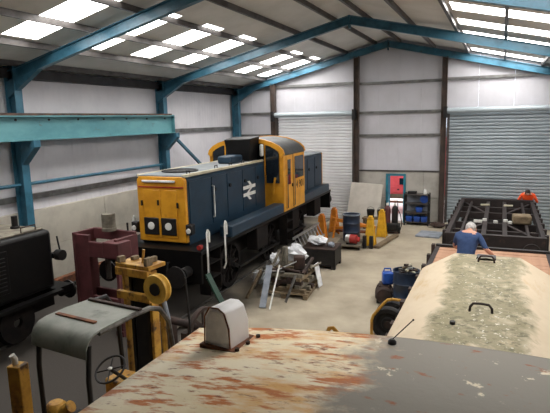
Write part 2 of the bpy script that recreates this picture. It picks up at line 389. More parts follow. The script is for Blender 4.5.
# --- roof
ce = setting('ceiling', 'pale grey sheeted pitched roof with purlins and blue rafters')
SKY_L = (-9.45, -6.98); SKY_R = (-1.14, 1.3)
def sheet(x0, x1, y0, y1, name, m, par, dz=0):
    z0, z1 = roofz(x0) + dz, roofz(x1) + dz
    return MB().hexa([(x0, y0, z0), (x1, y0, z1), (x1, y1, z1), (x0, y1, z0), (x0, y0, z0 + .05), (x1, y0, z1 + .05), (x1, y1, z1 + .05), (x0, y1, z0 + .05)]).build(name, m, par)
SKY_Y = [(3.85 + 2.03 * k, 3.85 + 2.03 * k + .9) for k in range(9)]
wn = 0
prev = YF - .1
edges = []
for a, b in SKY_Y:
    if b > YB: break
    edges.append((prev, a, False)); edges.append((a, b, True)); prev = b
edges.append((prev, YB + .06, False))
for y0, y1, sky in edges:
    for side, (s0, s1), xe in ((-1, SKY_L, XL - .1), (1, SKY_R, XR + .1)):
        xa, xb = (xe, XC) if side < 0 else (XC, xe)
        if not sky: sheet(xa, xb, y0, y1, 'roof_sheet', 'roof_sheet', ce)
        else:
            sheet(xa, s0, y0, y1, 'roof_sheet', 'roof_sheet', ce); sheet(s1, xb, y0, y1, 'roof_sheet', 'roof_sheet', ce)
            wn += 1
            o = tag(sheet(s0, s1, y0, y1, 'window_%d' % wn, 'skylight', None, .01), 'bright translucent rooflight strip in the %s roof slope' % ('left' if side < 0 else 'right'), None, 'rooflights in the %s slope' % ('left' if side < 0 else 'right'), 'structure')
for x in (-10.75, -9.6, -8.38, -7.15, -5.93, -4.75, -3.8, -2.5, -1.25, -.02, 1.2, 2.1):
    z = roofz(x)
    MB().prism([(x - .035, z - .13), (x + .035, z - .13), (x + .035, z), (x - .035, z)], 'y', YF, YB).build('purlin', 'purlin', ce)
for y in FRAMES:
    for s, xe in ((-1, XL + .14), (1, XR - .14)):
        mb = MB()
        def seg(d0, d1, w):           # depths below roof underside along the slope
            za, zb = roofz(xe), RZ
            mb.hexa([(xe, y - w, za - d1), (XC, y - w, zb - d1), (XC, y + w, zb - d1), (xe, y + w, za - d1), (xe, y - w, za - d0), (XC, y - w, zb - d0), (XC, y + w, zb - d0), (xe, y + w, za - d0)])
        seg(.13, .15, .075); seg(.15, .37, .008); seg(.37, .39, .075)
        r = mb.build('rafter', 'blue_steel', ce)
        k = 1.1 * -s
        za = roofz(xe); zb = roofz(xe + k)
        MB().prism([(xe, za - .39), (xe + k, zb - .39), (xe, za - .39 - .38)], 'y', y - .07, y + .07).build('haunch', 'blue_steel', r)
    box('apex_plate', 'blue_steel', ce, XC - .02, XC + .02, y - .09, y + .09, RZ - .5, RZ - .13)
for y in FRAMES:
    ibeam(MB(), XR - .5, XR - .12, y - .15, y + .15, 0, 5.7).build('column', 'blue_steel', wr)

# ================================================================== TRACKS
def track(label, x, y, rz, y0, y1, g='rail tracks in the floor'):
    t = thing('rail_track', label, 'track', (x, y, 0), rz)
    for s in (-.75, .75):
        MB().bx(s - .035, s + .035, y0, y1, 0, .03).build('rail', 'steel', t)
    return t
track('steel rails in the floor under the yellow and blue locomotive', -7.03, 9.65, 1.8, -.9, 11.6)
track('steel rails in the floor under the cream foreground locomotive', -.1, 0, 0, -8, 21.2)
track('steel rails by the left wall under the black locomotive', -9.45, 0, 0, -8, 12)

# ================================================================== YELLOW AND BLUE LOCOMOTIVE
L = thing('diesel_locomotive', 'blue and yellow six wheel diesel shunter with white arrows emblem', 'locomotive', (-7.03, 9.65, 0), 1.8)
LEN = 9.5
fr = MB(); fr.bx(-.62, .62, -.3, LEN + .3, .72, 1.42); fr.build('frame', 'underframe', L)
for y in (1.75, 4.45, 7.15):
    for s in (-1, 1):
        mb = MB().lathe([(.5, -.06), (.61, -.06), (.61, .06), (.5, .06), (.5, -.06)], axis='x', n=28)
        mb.lathe([(.13, -.08), (.13, .08)], axis='x', n=12)
        for k in range(10):
            a = 2 * math.pi * k / 10; mb.bar((0, .1 * math.cos(a), .1 * math.sin(a)), (0, .53 * math.cos(a), .53 * math.sin(a)), .05, .07, up=(1, 0, 0))
        wh = mb.build('wheel', 'underframe', L, True, loc=(s * .75, y, .61 + .03))
        MB().bar((s * .1, 0, 0), (s * .1, .24, -.12), .09, .16, up=(1, 0, 0)).build('crank', 'dark', wh)
for s in (-1, 1):
    MB().bar((s * .92, 1.99, .5), (s * .92, 7.39, .5), .05, .11, up=(1, 0, 0)).build('coupling_rod', 'dark', L)
    # brake gear, boxes and pipes behind the steps
    for (y, h) in ((3.1, .45), (5.8, .5), (8.3, .45)):
        box('equipment_box', 'underframe', L, s * 1.0 - .16, s * 1.0 + .16, y - .38, y + .38, 1.0 - h / 2, 1.42, .02)
for y, d in ((-.36, -1), (LEN + .36, 1)):
    bb = MB().bx(-1.2, 1.2, y - .04, y + .04, .78, 1.42).build('buffer_beam', 'black_paint', L)
    for s in (-.87, .87):
        MB().lathe([(.12, 0), (.12, .3), (.07, .3), (.07, .5), (.24, .52), (.24, .56), (.0, .57)], axis='y', n=18).build('buffer', 'dark', L, True, loc=(s, y + (0 if d > 0 else 0), 1.05)).rotation_euler = (0, 0, 0 if d > 0 else math.pi)
    h = MB(); h.tube([(0, y, 1.0), (0, y + d * .18, .98), (0, y + d * .22, .86), (0, y + d * .14, .78)], .035, 8); h.build('coupling_hook', 'dark', L, True)
    for s in (-.45, .4):
        MB().tube([(s, y, 1.2), (s, y + d * .12, 1.22), (s, y + d * .16, 1.0), (s + .05, y + d * .14, .7)], .025, 8).build('brake_hose', 'rubber', L, True)
box('footplate', 'black_paint', L, -1.22, 1.22, -.4, LEN + .4, 1.42, 1.5)
for s in (-1, 1):
    a, b = sorted((s * .9, s * 1.24))
    MB().bx(a, b, 1.05, 4.6, 1.5, 1.78).build('side_tank', 'loco_blue', L, bevel=.03)
    MB().bx(a, b, 6.5, LEN + .1, 1.5, 1.78).build('side_tank', 'loco_blue', L, bevel=.03)
# front hood
HW, HZ0, HZ1 = .63, 1.5, 3.06
prof = [(-HW, HZ0), (HW, HZ0), (HW, HZ1 - .07), (HW - .07, HZ1), (-HW + .07, HZ1), (-HW, HZ1 - .07)]
hood = MB().prism(prof, 'y', .12, 4.6).build('hood', 'loco_blue', L)
nose = MB().prism([(x, max(z, 1.56)) for x, z in prof], 'y', 0, .12).build('nose', 'loco_yellow', L, bevel=.02)
for (x0, x1) in ((-.46, -.01), (.0, .42)):
    dd = MB().bx(x0, x1, -.018, 0, 1.66, 2.76).build('nose_door', 'loco_yellow', nose, bevel=.008)
for (x, z) in ((-.06, 2.47), (-.5, 2.45), (.45, 2.42)):
    MB().bar((x, -.03, z - .06), (x, -.03, z + .06), .035, .035).build('nose_handle', 'dark', nose)
MB().bx(-.46, .4, -.05, 0, 2.93, 2.98).build('lamp_strip', 'white', nose, bevel=.01)
MB().bx(-.58, .6, -.02, 0, 2.81, 2.835).build('gutter', 'red', nose)
for x in (-.27, .19):
    lp = MB().bx(x - .2, x + .2, -.04, 0, 1.72, 2.12).build('lamp_panel', 'dark', nose, bevel=.02)
    MB().lathe([(.0, -.06), (.085, -.055), (.09, -.03), (.0, -.03)], (x, 0, 1.93), 'y', 18).build('lens', 'white', lp, True)
for x in (-.74, .72):
    ml = MB().bx(x - .075, x + .075, -.06, .12, 1.76, 2.0).build('marker_lamp', 'dark', L, bevel=.02)
    MB().lathe([(.0, -.085), (.055, -.08), (.06, -.05), (.0, -.05)], (x, 0, 1.86), 'y', 14).build('lens', 'white', ml, True)
    box('lamp_bracket', 'dark', L, min(x, x * .8), max(x, x * .8), .02, .1, 1.74, 1.77)
# hood roof
rp = MB().bx(-HW + .02, HW - .02, .02, 4.55, HZ1 - .01, HZ1 + .03).build('hood_roof', 'loco_roof', L, bevel=.015)
for s in (-1, 1): MB().bx(s * .59 - .04, s * .59 + .04, .02, 4.55, HZ1 - .02, HZ1 + .045).build('roof_edging', 'cream_strip', L, bevel=.01)
fan = MB().lathe([(.44, 0), (.44, .03), (.40, .03), (.40, 0), (.44, 0)], (-.05, .95, HZ1 + .03), 'z', 24).build('fan_ring', 'dark', rp, True)
g = MB()
for k in range(-4, 5):
    w_ = math.sqrt(max(.4 ** 2 - (k * .09) ** 2, .001)); g.bx(-.05 - w_, -.05 + w_, .95 + k * .09 - .03, .95 + k * .09 + .03, HZ1 + .03, HZ1 + .045)
tag(g.build('fan_grille', 'dark', rp), kind='stuff')
for y in (.35, 1.7, 2.5, 3.3): MB().tube([(.5, y, HZ1 + .03), (.5, y, HZ1 + .1), (.5, y + .12, HZ1 + .1), (.5, y + .12, HZ1 + .03)], .015, 6).build('lifting_eye', 'dark', rp, True)
MB().bx(-.12, .32, 3.0, 3.75, HZ1 + .03, HZ1 + .24).build('silencer_box', 'loco_blue', L, bevel=.05)
# hood side doors
for s in (-1, 1):
    ys = [.16, 1.22, 2.05, 2.98, 3.86, 4.52]
    for k in range(5):
        a, b = sorted((s * HW, s * (HW + .018)))
        dr = MB().bx(a, b, ys[k] + .02, ys[k + 1] - .02, 1.8, 2.93).build('side_door', 'loco_blue', L, bevel=.006)
        if k in (1, 2, 3, 4): MB().lathe([(.0, .03), (.05, .03), (.05, 0), (.0, 0)], (s * (HW + .03), ys[k] + .13, 2.62), 'x', 10).build('door_latch', 'dark', dr)
    MB().tube([(s * (HW + .02), 1.24, 2.72), (s * (HW + .07), 1.24, 2.72), (s * (HW + .07), 1.24, 1.95), (s * (HW + .02), 1.24, 1.95)], .018, 8).build('handrail', 'white', L, True)
    # double arrow emblem, flat paint on the side
    mb = MB()
    def P(u, v): return (s * (HW + .024), 3.42 + (u if s > 0 else -u) * .88, 2.32 + v * 1.05)
    def quad(pts):
        A = [P(*p) for p in pts]; mb.loft(A, [(p[0] - s * .006, p[1], p[2]) for p in A])
    quad([(-.47, .05), (.47, .05), (.47, .14), (-.47, .14)]); quad([(-.47, -.14), (.47, -.14), (.47, -.05), (-.47, -.05)])
    quad([(-.22, -.06), (-.06, -.06), (.22, .06), (.06, .06)])
    quad([(.06, .125), (.22, .125), (.02, .25), (-.14, .25)]); quad([(-.06, -.125), (-.22, -.125), (-.02, -.25), (.14, -.25)])
    mb.build('arrows_emblem', 'white', L)
# cab
CY0, CY1, CW, CZ = 4.6, 6.6, 1.22, 3.14
arc = [(-CW, CZ)]
for k in range(0, 13):
    a = math.pi - math.pi * k / 12
    arc.append((CW * math.cos(a) * 1.0, CZ + .06 + .5 * math.sin(a)))
arc.append((CW, CZ))
body = [(-CW, 1.5), (CW, 1.5)] + arc[::-1]
def inset(pl, d, zc=2.6):
    return [(x * (1 - d / CW), zc + (z - zc) * (1 - d)) for x, z in pl]
cab = MB().prism(body, 'y', CY0 + .04, CY1 - .04).build('cab_body', 'loco_yellow', L, True)
roof = MB(); top = arc[1:-1]
out = [(x * 1.03, z + .03) for x, z in top]
roof.prism(out + [(x, z - .02) for x, z in top[::-1]], 'y', CY0 + .06, CY1 - .06); roof.build('cab_roof', 'cab_roof_dark', L, True)
for y in (CY0 - .02, CY1 - .07):
    rim = MB(); o2 = [(x * 1.045, z + .05) for x, z in top]; i2 = [(x * .95, z - .06) for x, z in top]
    rim.prism(o2 + i2[::-1], 'y', y, y + .09); rim.build('cab_rim', 'loco_yellow', L, True)
# cab front and rear windows following the arch, either side of the hood
for y, d in ((CY0, -1), (CY1, 1)):
    for s in (-1, 1):
        xs = [.2, .4, .6, .8, .98, 1.1]
        topz = [CZ + .06 + .5 * math.sin(math.acos(x / CW)) - .09 for x in xs]
        pl = [(s * .2, 2.62), (s * .7, 2.62), (s * .7, 2.38), (s * 1.1, 2.38)] + [(s * x, z) for x, z in list(zip(xs, topz))[::-1]]
        a, b = sorted((y + d * .0 - d * .05, y + d * .02))
        wn_ = MB().prism(pl, 'y', a, b).build('cab_window', 'glass_dark', L)
        MB().bx(s * .66 - .02, s * .66 + .02, min(y, y + d * .03), max(y, y + d * .03), 2.62, 3.55).build('glazing_bar', 'loco_yellow', wn_)
    MB().bar((.98, y + d * .03, 2.55), (.9, y + d * .03, 2.05), .06, .02).build('wiper_bracket', 'loco_yellow', L)
for s in (-1, 1):
    def sx(t): return tuple(sorted((s * CW, s * (CW + t))))
    a, b = sx(.02)
    MB().bx(a, b, CY0 + .02, CY0 + .22, 1.5, 3.26).build('cab_side_post', 'loco_yellow', L, bevel=.01)
    dr = MB().bx(a, b, CY0 + .27, CY0 + .84, 1.55, 3.2).build('cab_door', 'loco_yellow', L, bevel=.01)
    a2, b2 = sx(.028)
    MB().bx(a2, b2, CY0 + .36, CY0 + .62, 2.3, 3.06).build('pane', 'glass_dark', dr)
    box('door_handle', 'dark', dr, *sx(.06), CY0 + .72, CY0 + .78, 2.2, 2.3)
    sp = MB().bx(a, b, CY0 + .92, CY1 - .02, 1.5, 3.26).build('cab_side_panel', 'loco_yellow', L, bevel=.01)
    MB().bx(a2, b2, CY0 + 1.0, CY1 - .14, 2.42, 3.12).build('pane', 'glass_dark', sp)
    box('door_gap', 'dark', L, *sx(.006), CY0 + .84, CY0 + .92, 1.55, 3.2)
    text_mesh('number', '14 901', .34, 'dark', sp, (s * (CW + .024), CY0 + 1.42, 2.2), (R(90), 0, R(90) if s > 0 else R(-90)))
    for y in (CY0 + .24, CY0 + .88):
        MB().tube([(s * CW, y, 2.6), (s * (CW + .07), y, 2.6), (s * (CW + .07), y, 1.6), (s * CW, y, 1.6)], .015, 8).build('cab_handrail', 'steel', L, True)
    # cab steps and front steps
    for (yy, zs) in ((CY0 + .55, (.45, .8, 1.12)), (.2, (.42, .78, 1.12))):
        for z in zs: box('step', 'underframe', L, min(s * .95, s * 1.22), max(s * .95, s * 1.22), yy - .26, yy + .26, z, z + .03)
        for y2 in (yy - .27, yy + .25): box('step_plate', 'underframe', L, min(s * .95, s * 1.22), max(s * .95, s * 1.22), y2, y2 + .02, .42, 1.42)
    for y in (-.22, .62):
        z1 = 1.88 if y < .3 else 1.92
        MB().tube([(s * 1.22, y, .86), (s * 1.27, y, 1.0), (s * 1.27, y, z1), (s * 1.27, y + .04, z1 + .06), (s * 1.27, y + .1, z1), (s * 1.27, y + .1, 1.66)], .022, 8).build('step_handrail', 'white', L, True)
# exhaust trunk in front of the cab, and rear hood
MB().loft([(-.24, 3.95, HZ1 + .03), (.42, 3.95, HZ1 + .03), (.42, 4.55, HZ1 + .03), (-.24, 4.55, HZ1 + .03)], [(-.36, 3.9, 3.72), (.5, 3.9, 3.74), (.5, 4.6, 3.8), (-.36, 4.6, 3.78)]).build('exhaust_trunk', 'black_paint', L, bevel=.03)
MB().bx(.56, .66, 4.4, 4.52, 3.2, 3.55).build('horn', 'white', L, bevel=.03)
RW = 1.0
rz1 = 2.98
MB().prism([(x, min(z, rz1) if z > 2 else z) for x, z in [(-RW, HZ0), (RW, HZ0), (RW, rz1 - .05), (RW - .06, rz1), (-RW + .06, rz1), (-RW, rz1 - .05)]], 'y', CY1, LEN - .1).build('rear_hood', 'loco_blue', L)
MB().prism([(-RW, HZ0), (RW, HZ0), (RW, rz1), (-RW, rz1)], 'y', LEN - .1, LEN).build('rear_nose', 'loco_yellow', L, bevel=.02)
MB().bx(-RW + .02, RW - .02, CY1, LEN - .02, rz1 - .01, rz1 + .03).build('rear_hood_roof', 'loco_roof', L)
for s in (-1, 1):
    for k in range(3):
        y0 = CY1 + .1 + k * .88; a, b = sorted((s * RW, s * (RW + .018)))
        dr = MB().bx(a, b, y0, y0 + .82, 1.8, 2.88).build('side_door', 'loco_blue', L, bevel=.006)
        MB().lathe([(.0, .03), (.05, .03), (.05, 0), (.0, 0)], (s * (RW + .03), y0 + .12, 2.5), 'x', 10).build('door_latch', 'dark', dr)
    MB().lathe([(.0, 0), (.055, 0), (.055, .1), (.0, .1)], (s * 1.1, -.3, 1.56), 'y', 14).build('tail_lamp', 'red', L, True)

# ================================================================== FOREGROUND LOCOMOTIVE (cream, rusty)
T = thing('shunter_locomotive', 'cream shunter with rust streaked cab roof and algae stained bonnet', 'locomotive', (-.1, 0, 0))
# cab roof: shallow dome
n = 24; mb = MB()
def cz(x): return 3.12 + .09 * (1 - (x / 1.4) ** 2)
Y0, Y1 = -.9, 2.34
ny = 6
for j in range(ny + 1):
    for i in range(n + 1):
        x = -1.4 + 2.8 * i / n; yy = Y0 + (Y1 - Y0) * j / ny + (.06 * (1 - (x / 1.4) ** 2) if j == ny else 0); mb.v.append((x, yy, cz(x)))
for j in range(ny):
    for i in range(n): a = j * (n + 1) + i; mb.f.append((a, a + 1, a + n + 2, a + n + 1))
o = mb.build('cab_roof', 'rusty_cream', T, True)
sol = o.modifiers.new('solid', 'SOLIDIFY'); sol.thickness = .04; sol.offset = -1
lip = MB().tube([(-1.4 + 2.8 * i / n, Y1 + .06 * (1 - ((-1.4 + 2.8 * i / n) / 1.4) ** 2) + .005, cz(-1.4 + 2.8 * i / n) - .02) for i in range(n + 1)], .02, 8).build('roof_lip', 'rusty_cream', T, True)
MB().bx(-1.3, 1.3, -.8, 2.2, 1.2, 3.06).build('cab_body', 'algae_cream', T, bevel=.03)
for s in (-1, 1):
    MB().bx(s * .95 - .22, s * .95 + .22, 2.19, 2.215, 2.68, 2.98).build('cab_window', 'glass_dark', T, bevel=.01)
# white cowl on the roof

cwx, cwy = -1.125, 2.18
ca, sa = math.cos(R(-9)), math.sin(R(-9))
def cp(x, y, z): return (cwx + x * ca - y * sa, cwy + x * sa + y * ca, cz(cwx) + z)
A = [(-.08, 0), (.08, 0), (.076, .11), (.05, .185), (.015, .205), (-.04, .202), (-.072, .15)]
cowl = MB().loft([cp(x, -.09, z) for x, z in A], [cp(x * .93, .08, z * .98) for x, z in A]).build('roof_cowl', 'cowl_white', T, bevel=.008)
MB().loft([cp(x, -.094, z) for x, z in [(-.068, .02), (.068, .02), (.064, .1), (.042, .17), (.012, .188), (-.034, .186), (-.06, .14)]], [cp(x, -.085, z) for x, z in [(-.068, .02), (.068, .02), (.064, .1), (.042, .17), (.012, .188), (-.034, .186), (-.06, .14)]]).build('cowl_face', 'sheet_white', cowl)
rim = [cp(x, -.092, z) for x, z in A]
MB().tube(rim, .004, 6, True).build('cowl_seam', 'rust', cowl, True)
MB().loft([cp(-.1, -.11, -.02), cp(.14, -.11, -.02), cp(.14, .11, -.02), cp(-.1, .11, -.02)], [cp(-.1, -.11, .01), cp(.14, -.11, .01), cp(.14, .11, .01), cp(-.1, .11, .01)]).build('base_plate', 'rust', cowl, bevel=.004)
for (x, y) in ((.12, -.09), (.12, .09), (.12, .0)):
    b_ = Vector(cp(x, y, .012)); MB().cyl(b_, b_ + Vector((0, 0, .014)), .012, 6).build('bolt', 'dark_rust', cowl)
# aerial, grab rail
ab = MB().lathe([(.02, 0), (.02, .012), (.01, .022), (.0, .022)], (-.33, 2.32, cz(-.33)), 'z', 14).build('aerial_base', 'dark', T, True)
MB().tube([(-.33, 2.32, cz(-.33) + .02), (-.29, 2.37, cz(-.33) + .055), (-.25, 2.42, cz(-.33) + .09)], .0025, 6).build('aerial_rod', 'dark', ab, True)
MB().ball((-.25, 2.42, cz(-.33) + .09), .005, 8).build('aerial_tip', 'dark', ab)
MB().tube([(-.69, 2.42, 2.6), (-.69, 2.44, 3.15), (-.675, 2.44, 3.185), (-.655, 2.44, 3.19), (-.635, 2.44, 3.17), (-.62, 2.44, 3.12), (-.62, 2.42, 2.6)], .011, 8).build('grab_rail', 'plant_yellow', T, True)
# bonnet: five faceted crown running forward from the cab
BY0, BY1 = 2.2, 6.55
bp_ = [(-.74, 1.3), (.74, 1.3), (.74, 2.40), (.68, 2.44), (.36, 2.60), (-.36, 2.60), (-.68, 2.44), (-.74, 2.40)]
mb = MB(); ny = 20
for j in range(ny + 1):
    y = BY0 + (BY1 - BY0) * j / ny
    for x, z in bp_: mb.v.append((x, y - (0 if j < ny else (abs(x) > .4) * .12), z))
for j in range(ny):
    for i in range(8): k = (i + 1) % 8; mb.f.append((j * 8 + i, j * 8 + k, (j + 1) * 8 + k, (j + 1) * 8 + i))
mb.f.append(tuple(range(8))); mb.f.append(tuple(ny * 8 + i for i in range(8)))
bon = mb.build('bonnet', 'algae_cream', T, bevel=.02)
for (y, w_) in ((4.55, .09), (6.2, .085)):
    MB().tube([(-w_, y, 2.595), (-w_ * .95, y, 2.64), (-w_ * .7, y, 2.67), (0, y, 2.675), (w_ * .7, y, 2.67), (w_ * .95, y, 2.64), (w_, y, 2.595)], .011, 8).build('lifting_handle', 'dark_rust', bon, True)
MB().bx(-.11, .1, 6.28, 6.46, 2.6, 2.63).build('filler_cap', 'black_paint', bon, bevel=.01)
MB().tube([(-.1, 6.27, 2.6), (-.08, 6.24, 2.64), (0, 6.22, 2.655), (.07, 6.24, 2.64), (.09, 6.27, 2.6)], .01, 6).build('filler_bail', 'white', bon, True)
MB().lathe([(.0, 0), (.022, 0), (.022, .025), (.0, .025)], (-.2, 4.2, 2.6), 'z', 10).build('filler_plug', 'dark', bon)
MB().tube([(-.62, 2.55, 2.45), (-.3, 2.62, 2.62), (0, 2.66, 2.625), (.3, 2.6, 2.62), (.62, 2.52, 2.45)], .012, 8).build('bonnet_pipe', 'rust', bon, True)
box('running_plate', 'dark_rust', T, -1.28, 1.28, -1.1, 7.0, 1.1, 1.25)
box('frame', 'underframe', T, -.6, .6, -1.0, 6.9, .5, 1.1)
for y in (1.2, 4.6):
    for s in (-1, 1): MB().lathe([(.45, -.06), (.5, -.06), (.46, .06), (.12, .06), (.12, -.02), (.4, -.02), (.45, -.06)], axis='x', n=24).build('wheel', 'underframe', T, True, loc=(s * .75, y, .53))

# ================================================================== FLAT WAGON, BARE UNDERFRAME ON THE RIGHT TRACK
W = thing('flat_wagon', 'low flat wagon with orange brown timber deck ahead of the bonnet', 'wagon', (-.12, 0, 0))
pl = None; npk = 22; y0, y1 = 7.15, 12.95
for k in range(npk):
    a = y0 + (y1 - y0) * k / npk
    if pl is None: pl = MB().bx(-1.16, 1.16, 0, (y1 - y0) / npk - .012, 0, .05).build('plank', 'timber_orange', W, loc=(0, a, 1.05))
    else: share(pl, 'plank', (0, a, 1.05 + random.uniform(-.004, .004)))
for s in (-1, 1): box('solebar', 'frame_brown', W, s * 1.2 - .05, s * 1.2 + .05, y0, y1, .78, 1.12)
box('headstock', 'dark', W, -1.25, 1.25, y1, y1 + .12, .72, 1.16); box('headstock', 'dark', W, -1.25, 1.25, y0 - .1, y0, .78, 1.1)
for k in range(7):
    box('stake_pocket', 'dark_rust', W, -1.33, -1.25, 7.6 + k * .85, 7.75 + k * .85, .85, 1.16 + random.uniform(-.02, .06))
for y in (8.4, 11.6):
    for s in (-1, 1): MB().lathe([(.4, -.06), (.46, -.06), (.42, .06), (.1, .06), (.1, -.02), (.36, -.02), (.4, -.06)], axis='x', n=24).build('wheel', 'underframe', W, True, loc=(s * .75, y, .49))
box('axle_beam', 'underframe', W, -.7, .7, 8.3, 8.5, .42, .56); box('axle_beam', 'underframe', W, -.7, .7, 11.5, 11.7, .42, .56)

U = thing('wagon_underframe', 'bare dark brown wagon underframe of open steel beams before right shutter', 'underframe', (-.08, 14.0, 0), 0)
z0, z1 = .72, 1.08
def ubeam(name, p, q, w_=.1, h=.26, m='frame_brown'): return MB().bar(p, q, w_, h).build(name, m, U, bevel=.008)
zc = 1.09
for s in (-1, 1): ubeam('solebar', (s * 1.14, 0, zc), (s * 1.14, 6.1, zc), .12, .3)
ubeam('headstock', (-1.14, 0, 1.0), (1.2, 0, 1.0), .16, .52); ubeam('headstock', (-1.2, 6.1, zc), (1.2, 6.1, zc), .16, .36)
for s in (-1, 1): ubeam('longitudinal', (s * .26, .08, zc), (s * .26, 6.0, zc), .12, .22)
for y in (1.05, 2.15, 3.9, 5.0): ubeam('cross_member', (-1.08, y, zc - .04), (1.08, y, zc - .04), .1, .2)
for s in (-1, 1):
    ubeam('diagonal', (s * .3, 2.1, zc - .02), (s * 1.05, .15, zc - .02), .09, .16); ubeam('diagonal', (s * .3, 3.9, zc - .02), (s * 1.05, 5.95, zc - .02), .09, .16)
    ubeam('rail_strip', (s * .82, .1, zc + .05), (s * .82, 6.0, zc + .05), .07, .1)
    for k in range(8):
        y = .3 + k * .78
        MB().bx(s * 1.22 - .05, s * 1.22 + .05, y - .08, y + .08, .72, 1.26).build('stanchion_socket', 'frame_brown', U, bevel=.01)
    for y in (1.3, 4.7):
        MB().loft([(s * 1.02, y - .4, .85), (s * 1.06, y - .4, .85), (s * 1.06, y + .4, .85), (s * 1.02, y + .4, .85)], [(s * 1.02, y - .13, .4), (s * 1.06, y - .13, .4), (s * 1.06, y + .13, .4), (s * 1.02, y + .13, .4)]).build('axle_guard', 'frame_brown', U)
for y in (1.3, 4.7):
    for s in (-1, 1): MB().lathe([(.4, -.06), (.46, -.06), (.42, .06), (.1, .06), (.1, -.02), (.36, -.02), (.4, -.06)], axis='x', n=24).build('wheel', 'underframe', U, True, loc=(s * .75, y, .49))
    MB().cyl((-.95, y, .49), (.95, y, .49), .07, 12).build('axle', 'underframe', U, True)
for s in (-1, 1):
    MB().lathe([(.1, 0), (.1, .25), (.06, .25), (.06, .4), (.2, .42), (.2, .46), (.0, .47)], axis='y', n=16).build('buffer', 'frame_brown', U, True, loc=(s * .85, -.08, 1.0)).rotation_euler = (0, 0, math.pi)
box('dark_tray', 'underframe', U, -1.0, 1.0, .4, 5.7, .74, .78)  # dark plate added below the beams to blacken the open inside
# pale packing pieces lying on the beams
for i, (x, y, a) in enumerate(((-.52, 2.9, 0), (-.4, 2.9, 0), (-.28, 2.93, 0), (.02, 2.85, 10), (.28, 2.9, -5), (.40, 2.8, 4))):
    ly = [2.15, 3.9][0]
    o = tag(MB().bx(-.055, .055, -.05, .05, 0, .07).build('packing_block', 'white', None, bevel=.005), '%s pale packing block from left in the row across the bare underframe' % ('first', 'second', 'third', 'fourth', 'fifth', 'sixth')[i], 'block', 'packing blocks on the underframe')
    o.location = (-.08 + x, 14 + 2.15, zc + .112 if abs(abs(x) - .26) < .12 else zc + .062); o.rotation_euler = (0, 0, R(a))
for i, (x, lab) in enumerate(((-.35, 'pale offcut on the far crossbeam left of the twin longitudinals'), (.38, 'pale offcut on the far crossbeam right of the twin longitudinals'))):
    o = tag(MB().bx(-.14, .14, -.05, .05, 0, .05).build('timber_offcut', 'cream_strip', None, bevel=.005), lab, 'offcut'); o.location = (-.08 + x, 14 + 5.0, zc + .112)
o = tag(MB().bx(-.24, .24, -.24, .24, 0, .24).build('timber_block', 'wood', None, bevel=.04), 'squat brown timber block sitting on right side of the bare underframe', 'block'); o.location = (.62, 14 + 2.15, zc + .101); o.rotation_euler = (0, 0, R(4))

# ================================================================== BLACK LOCOMOTIVE, LEFT
K = thing('black_locomotive', 'small black locomotive with grey top and louvred side by left wall', 'locomotive', (-9.4, 7.62, 0), 0)
MB().bx(-1.12, 1.14, -7.5, 0, .98, 2.2).build('body', 'black_paint', K, bevel=.09)
MB().bx(-1.02, 1.03, -7.4, -.1, 2.195, 2.24).build('top_sheet', 'wood_grey', K, bevel=.02)
for j, y in enumerate((-1.2, -2.6, -4.0)):
    pn = MB().bx(1.14, 1.155, y - .55, y + .12, 1.2, 2.0).build('louvre_panel', 'black_paint', K, bevel=.006)
    for k in range(9):
        MB().bar((1.165, y - .48, 1.28 + k * .075), (1.165, y + .05, 1.28 + k * .075), .03, .012).build('louvre', 'dark', pn)
MB().bx(1.14, 1.3, -7.5, .05, .88, .94).build('running_board', 'black_paint', K)
MB().bx(-1.2, 1.16, -.02, .42, .82, .94).build('front_plate', 'black_paint', K)
MB().tube([(1.02, -.62, 2.23), (1.02, -.62, 2.33), (1.02, -.28, 2.33), (1.02, -.28, 2.23)], .014, 6).build('top_handle', 'dark_rust', K, True)
MB().lathe([(.09, 0), (.09, .05), (.06, .06), (.06, .26), (.0, .26)], (.55, -.35, 2.23), 'z', 12).build('chimney_stub', 'dark', K, True)
lvb = MB().bx(1.0, 1.14, .0, .22, 1.58, 1.68).build('lever_bracket', 'dark', K)
MB().lathe([(.0, 0), (.11, 0), (.11, .16), (.0, .16)], (1.1, .12, 1.63), 'x', 14).build('valve', 'dark', lvb, True)
MB().cyl((1.16, .16, 1.65), (1.14, .12, 2.02), .018, 8).build('lever', 'dark', lvb, True)
MB().bx(-.6, .6, -7.4, .4, .4, .85).build('frame', 'underframe', K)
for y in (-5.6, -3.2, -.8):
    for s in (-1, 1): MB().lathe([(.36, -.06), (.44, -.06), (.4, .06), (.1, .06), (.1, -.02), (.33, -.02), (.36, -.06)], axis='x', n=24).build('wheel', 'underframe', K, True, loc=(s * .85, y, .47))
for s in (-1, 1): MB().lathe([(.1, 0), (.1, .2), (.2, .22), (.2, .26), (.0, .27)], axis='y', n=16).build('buffer', 'dark', K, True, loc=(s * .8, .4, .7))
MB().bx(1.16, 1.3, -3.6, -3.1, 0.5, .88).build('sand_box', 'black_paint', K, bevel=.02)

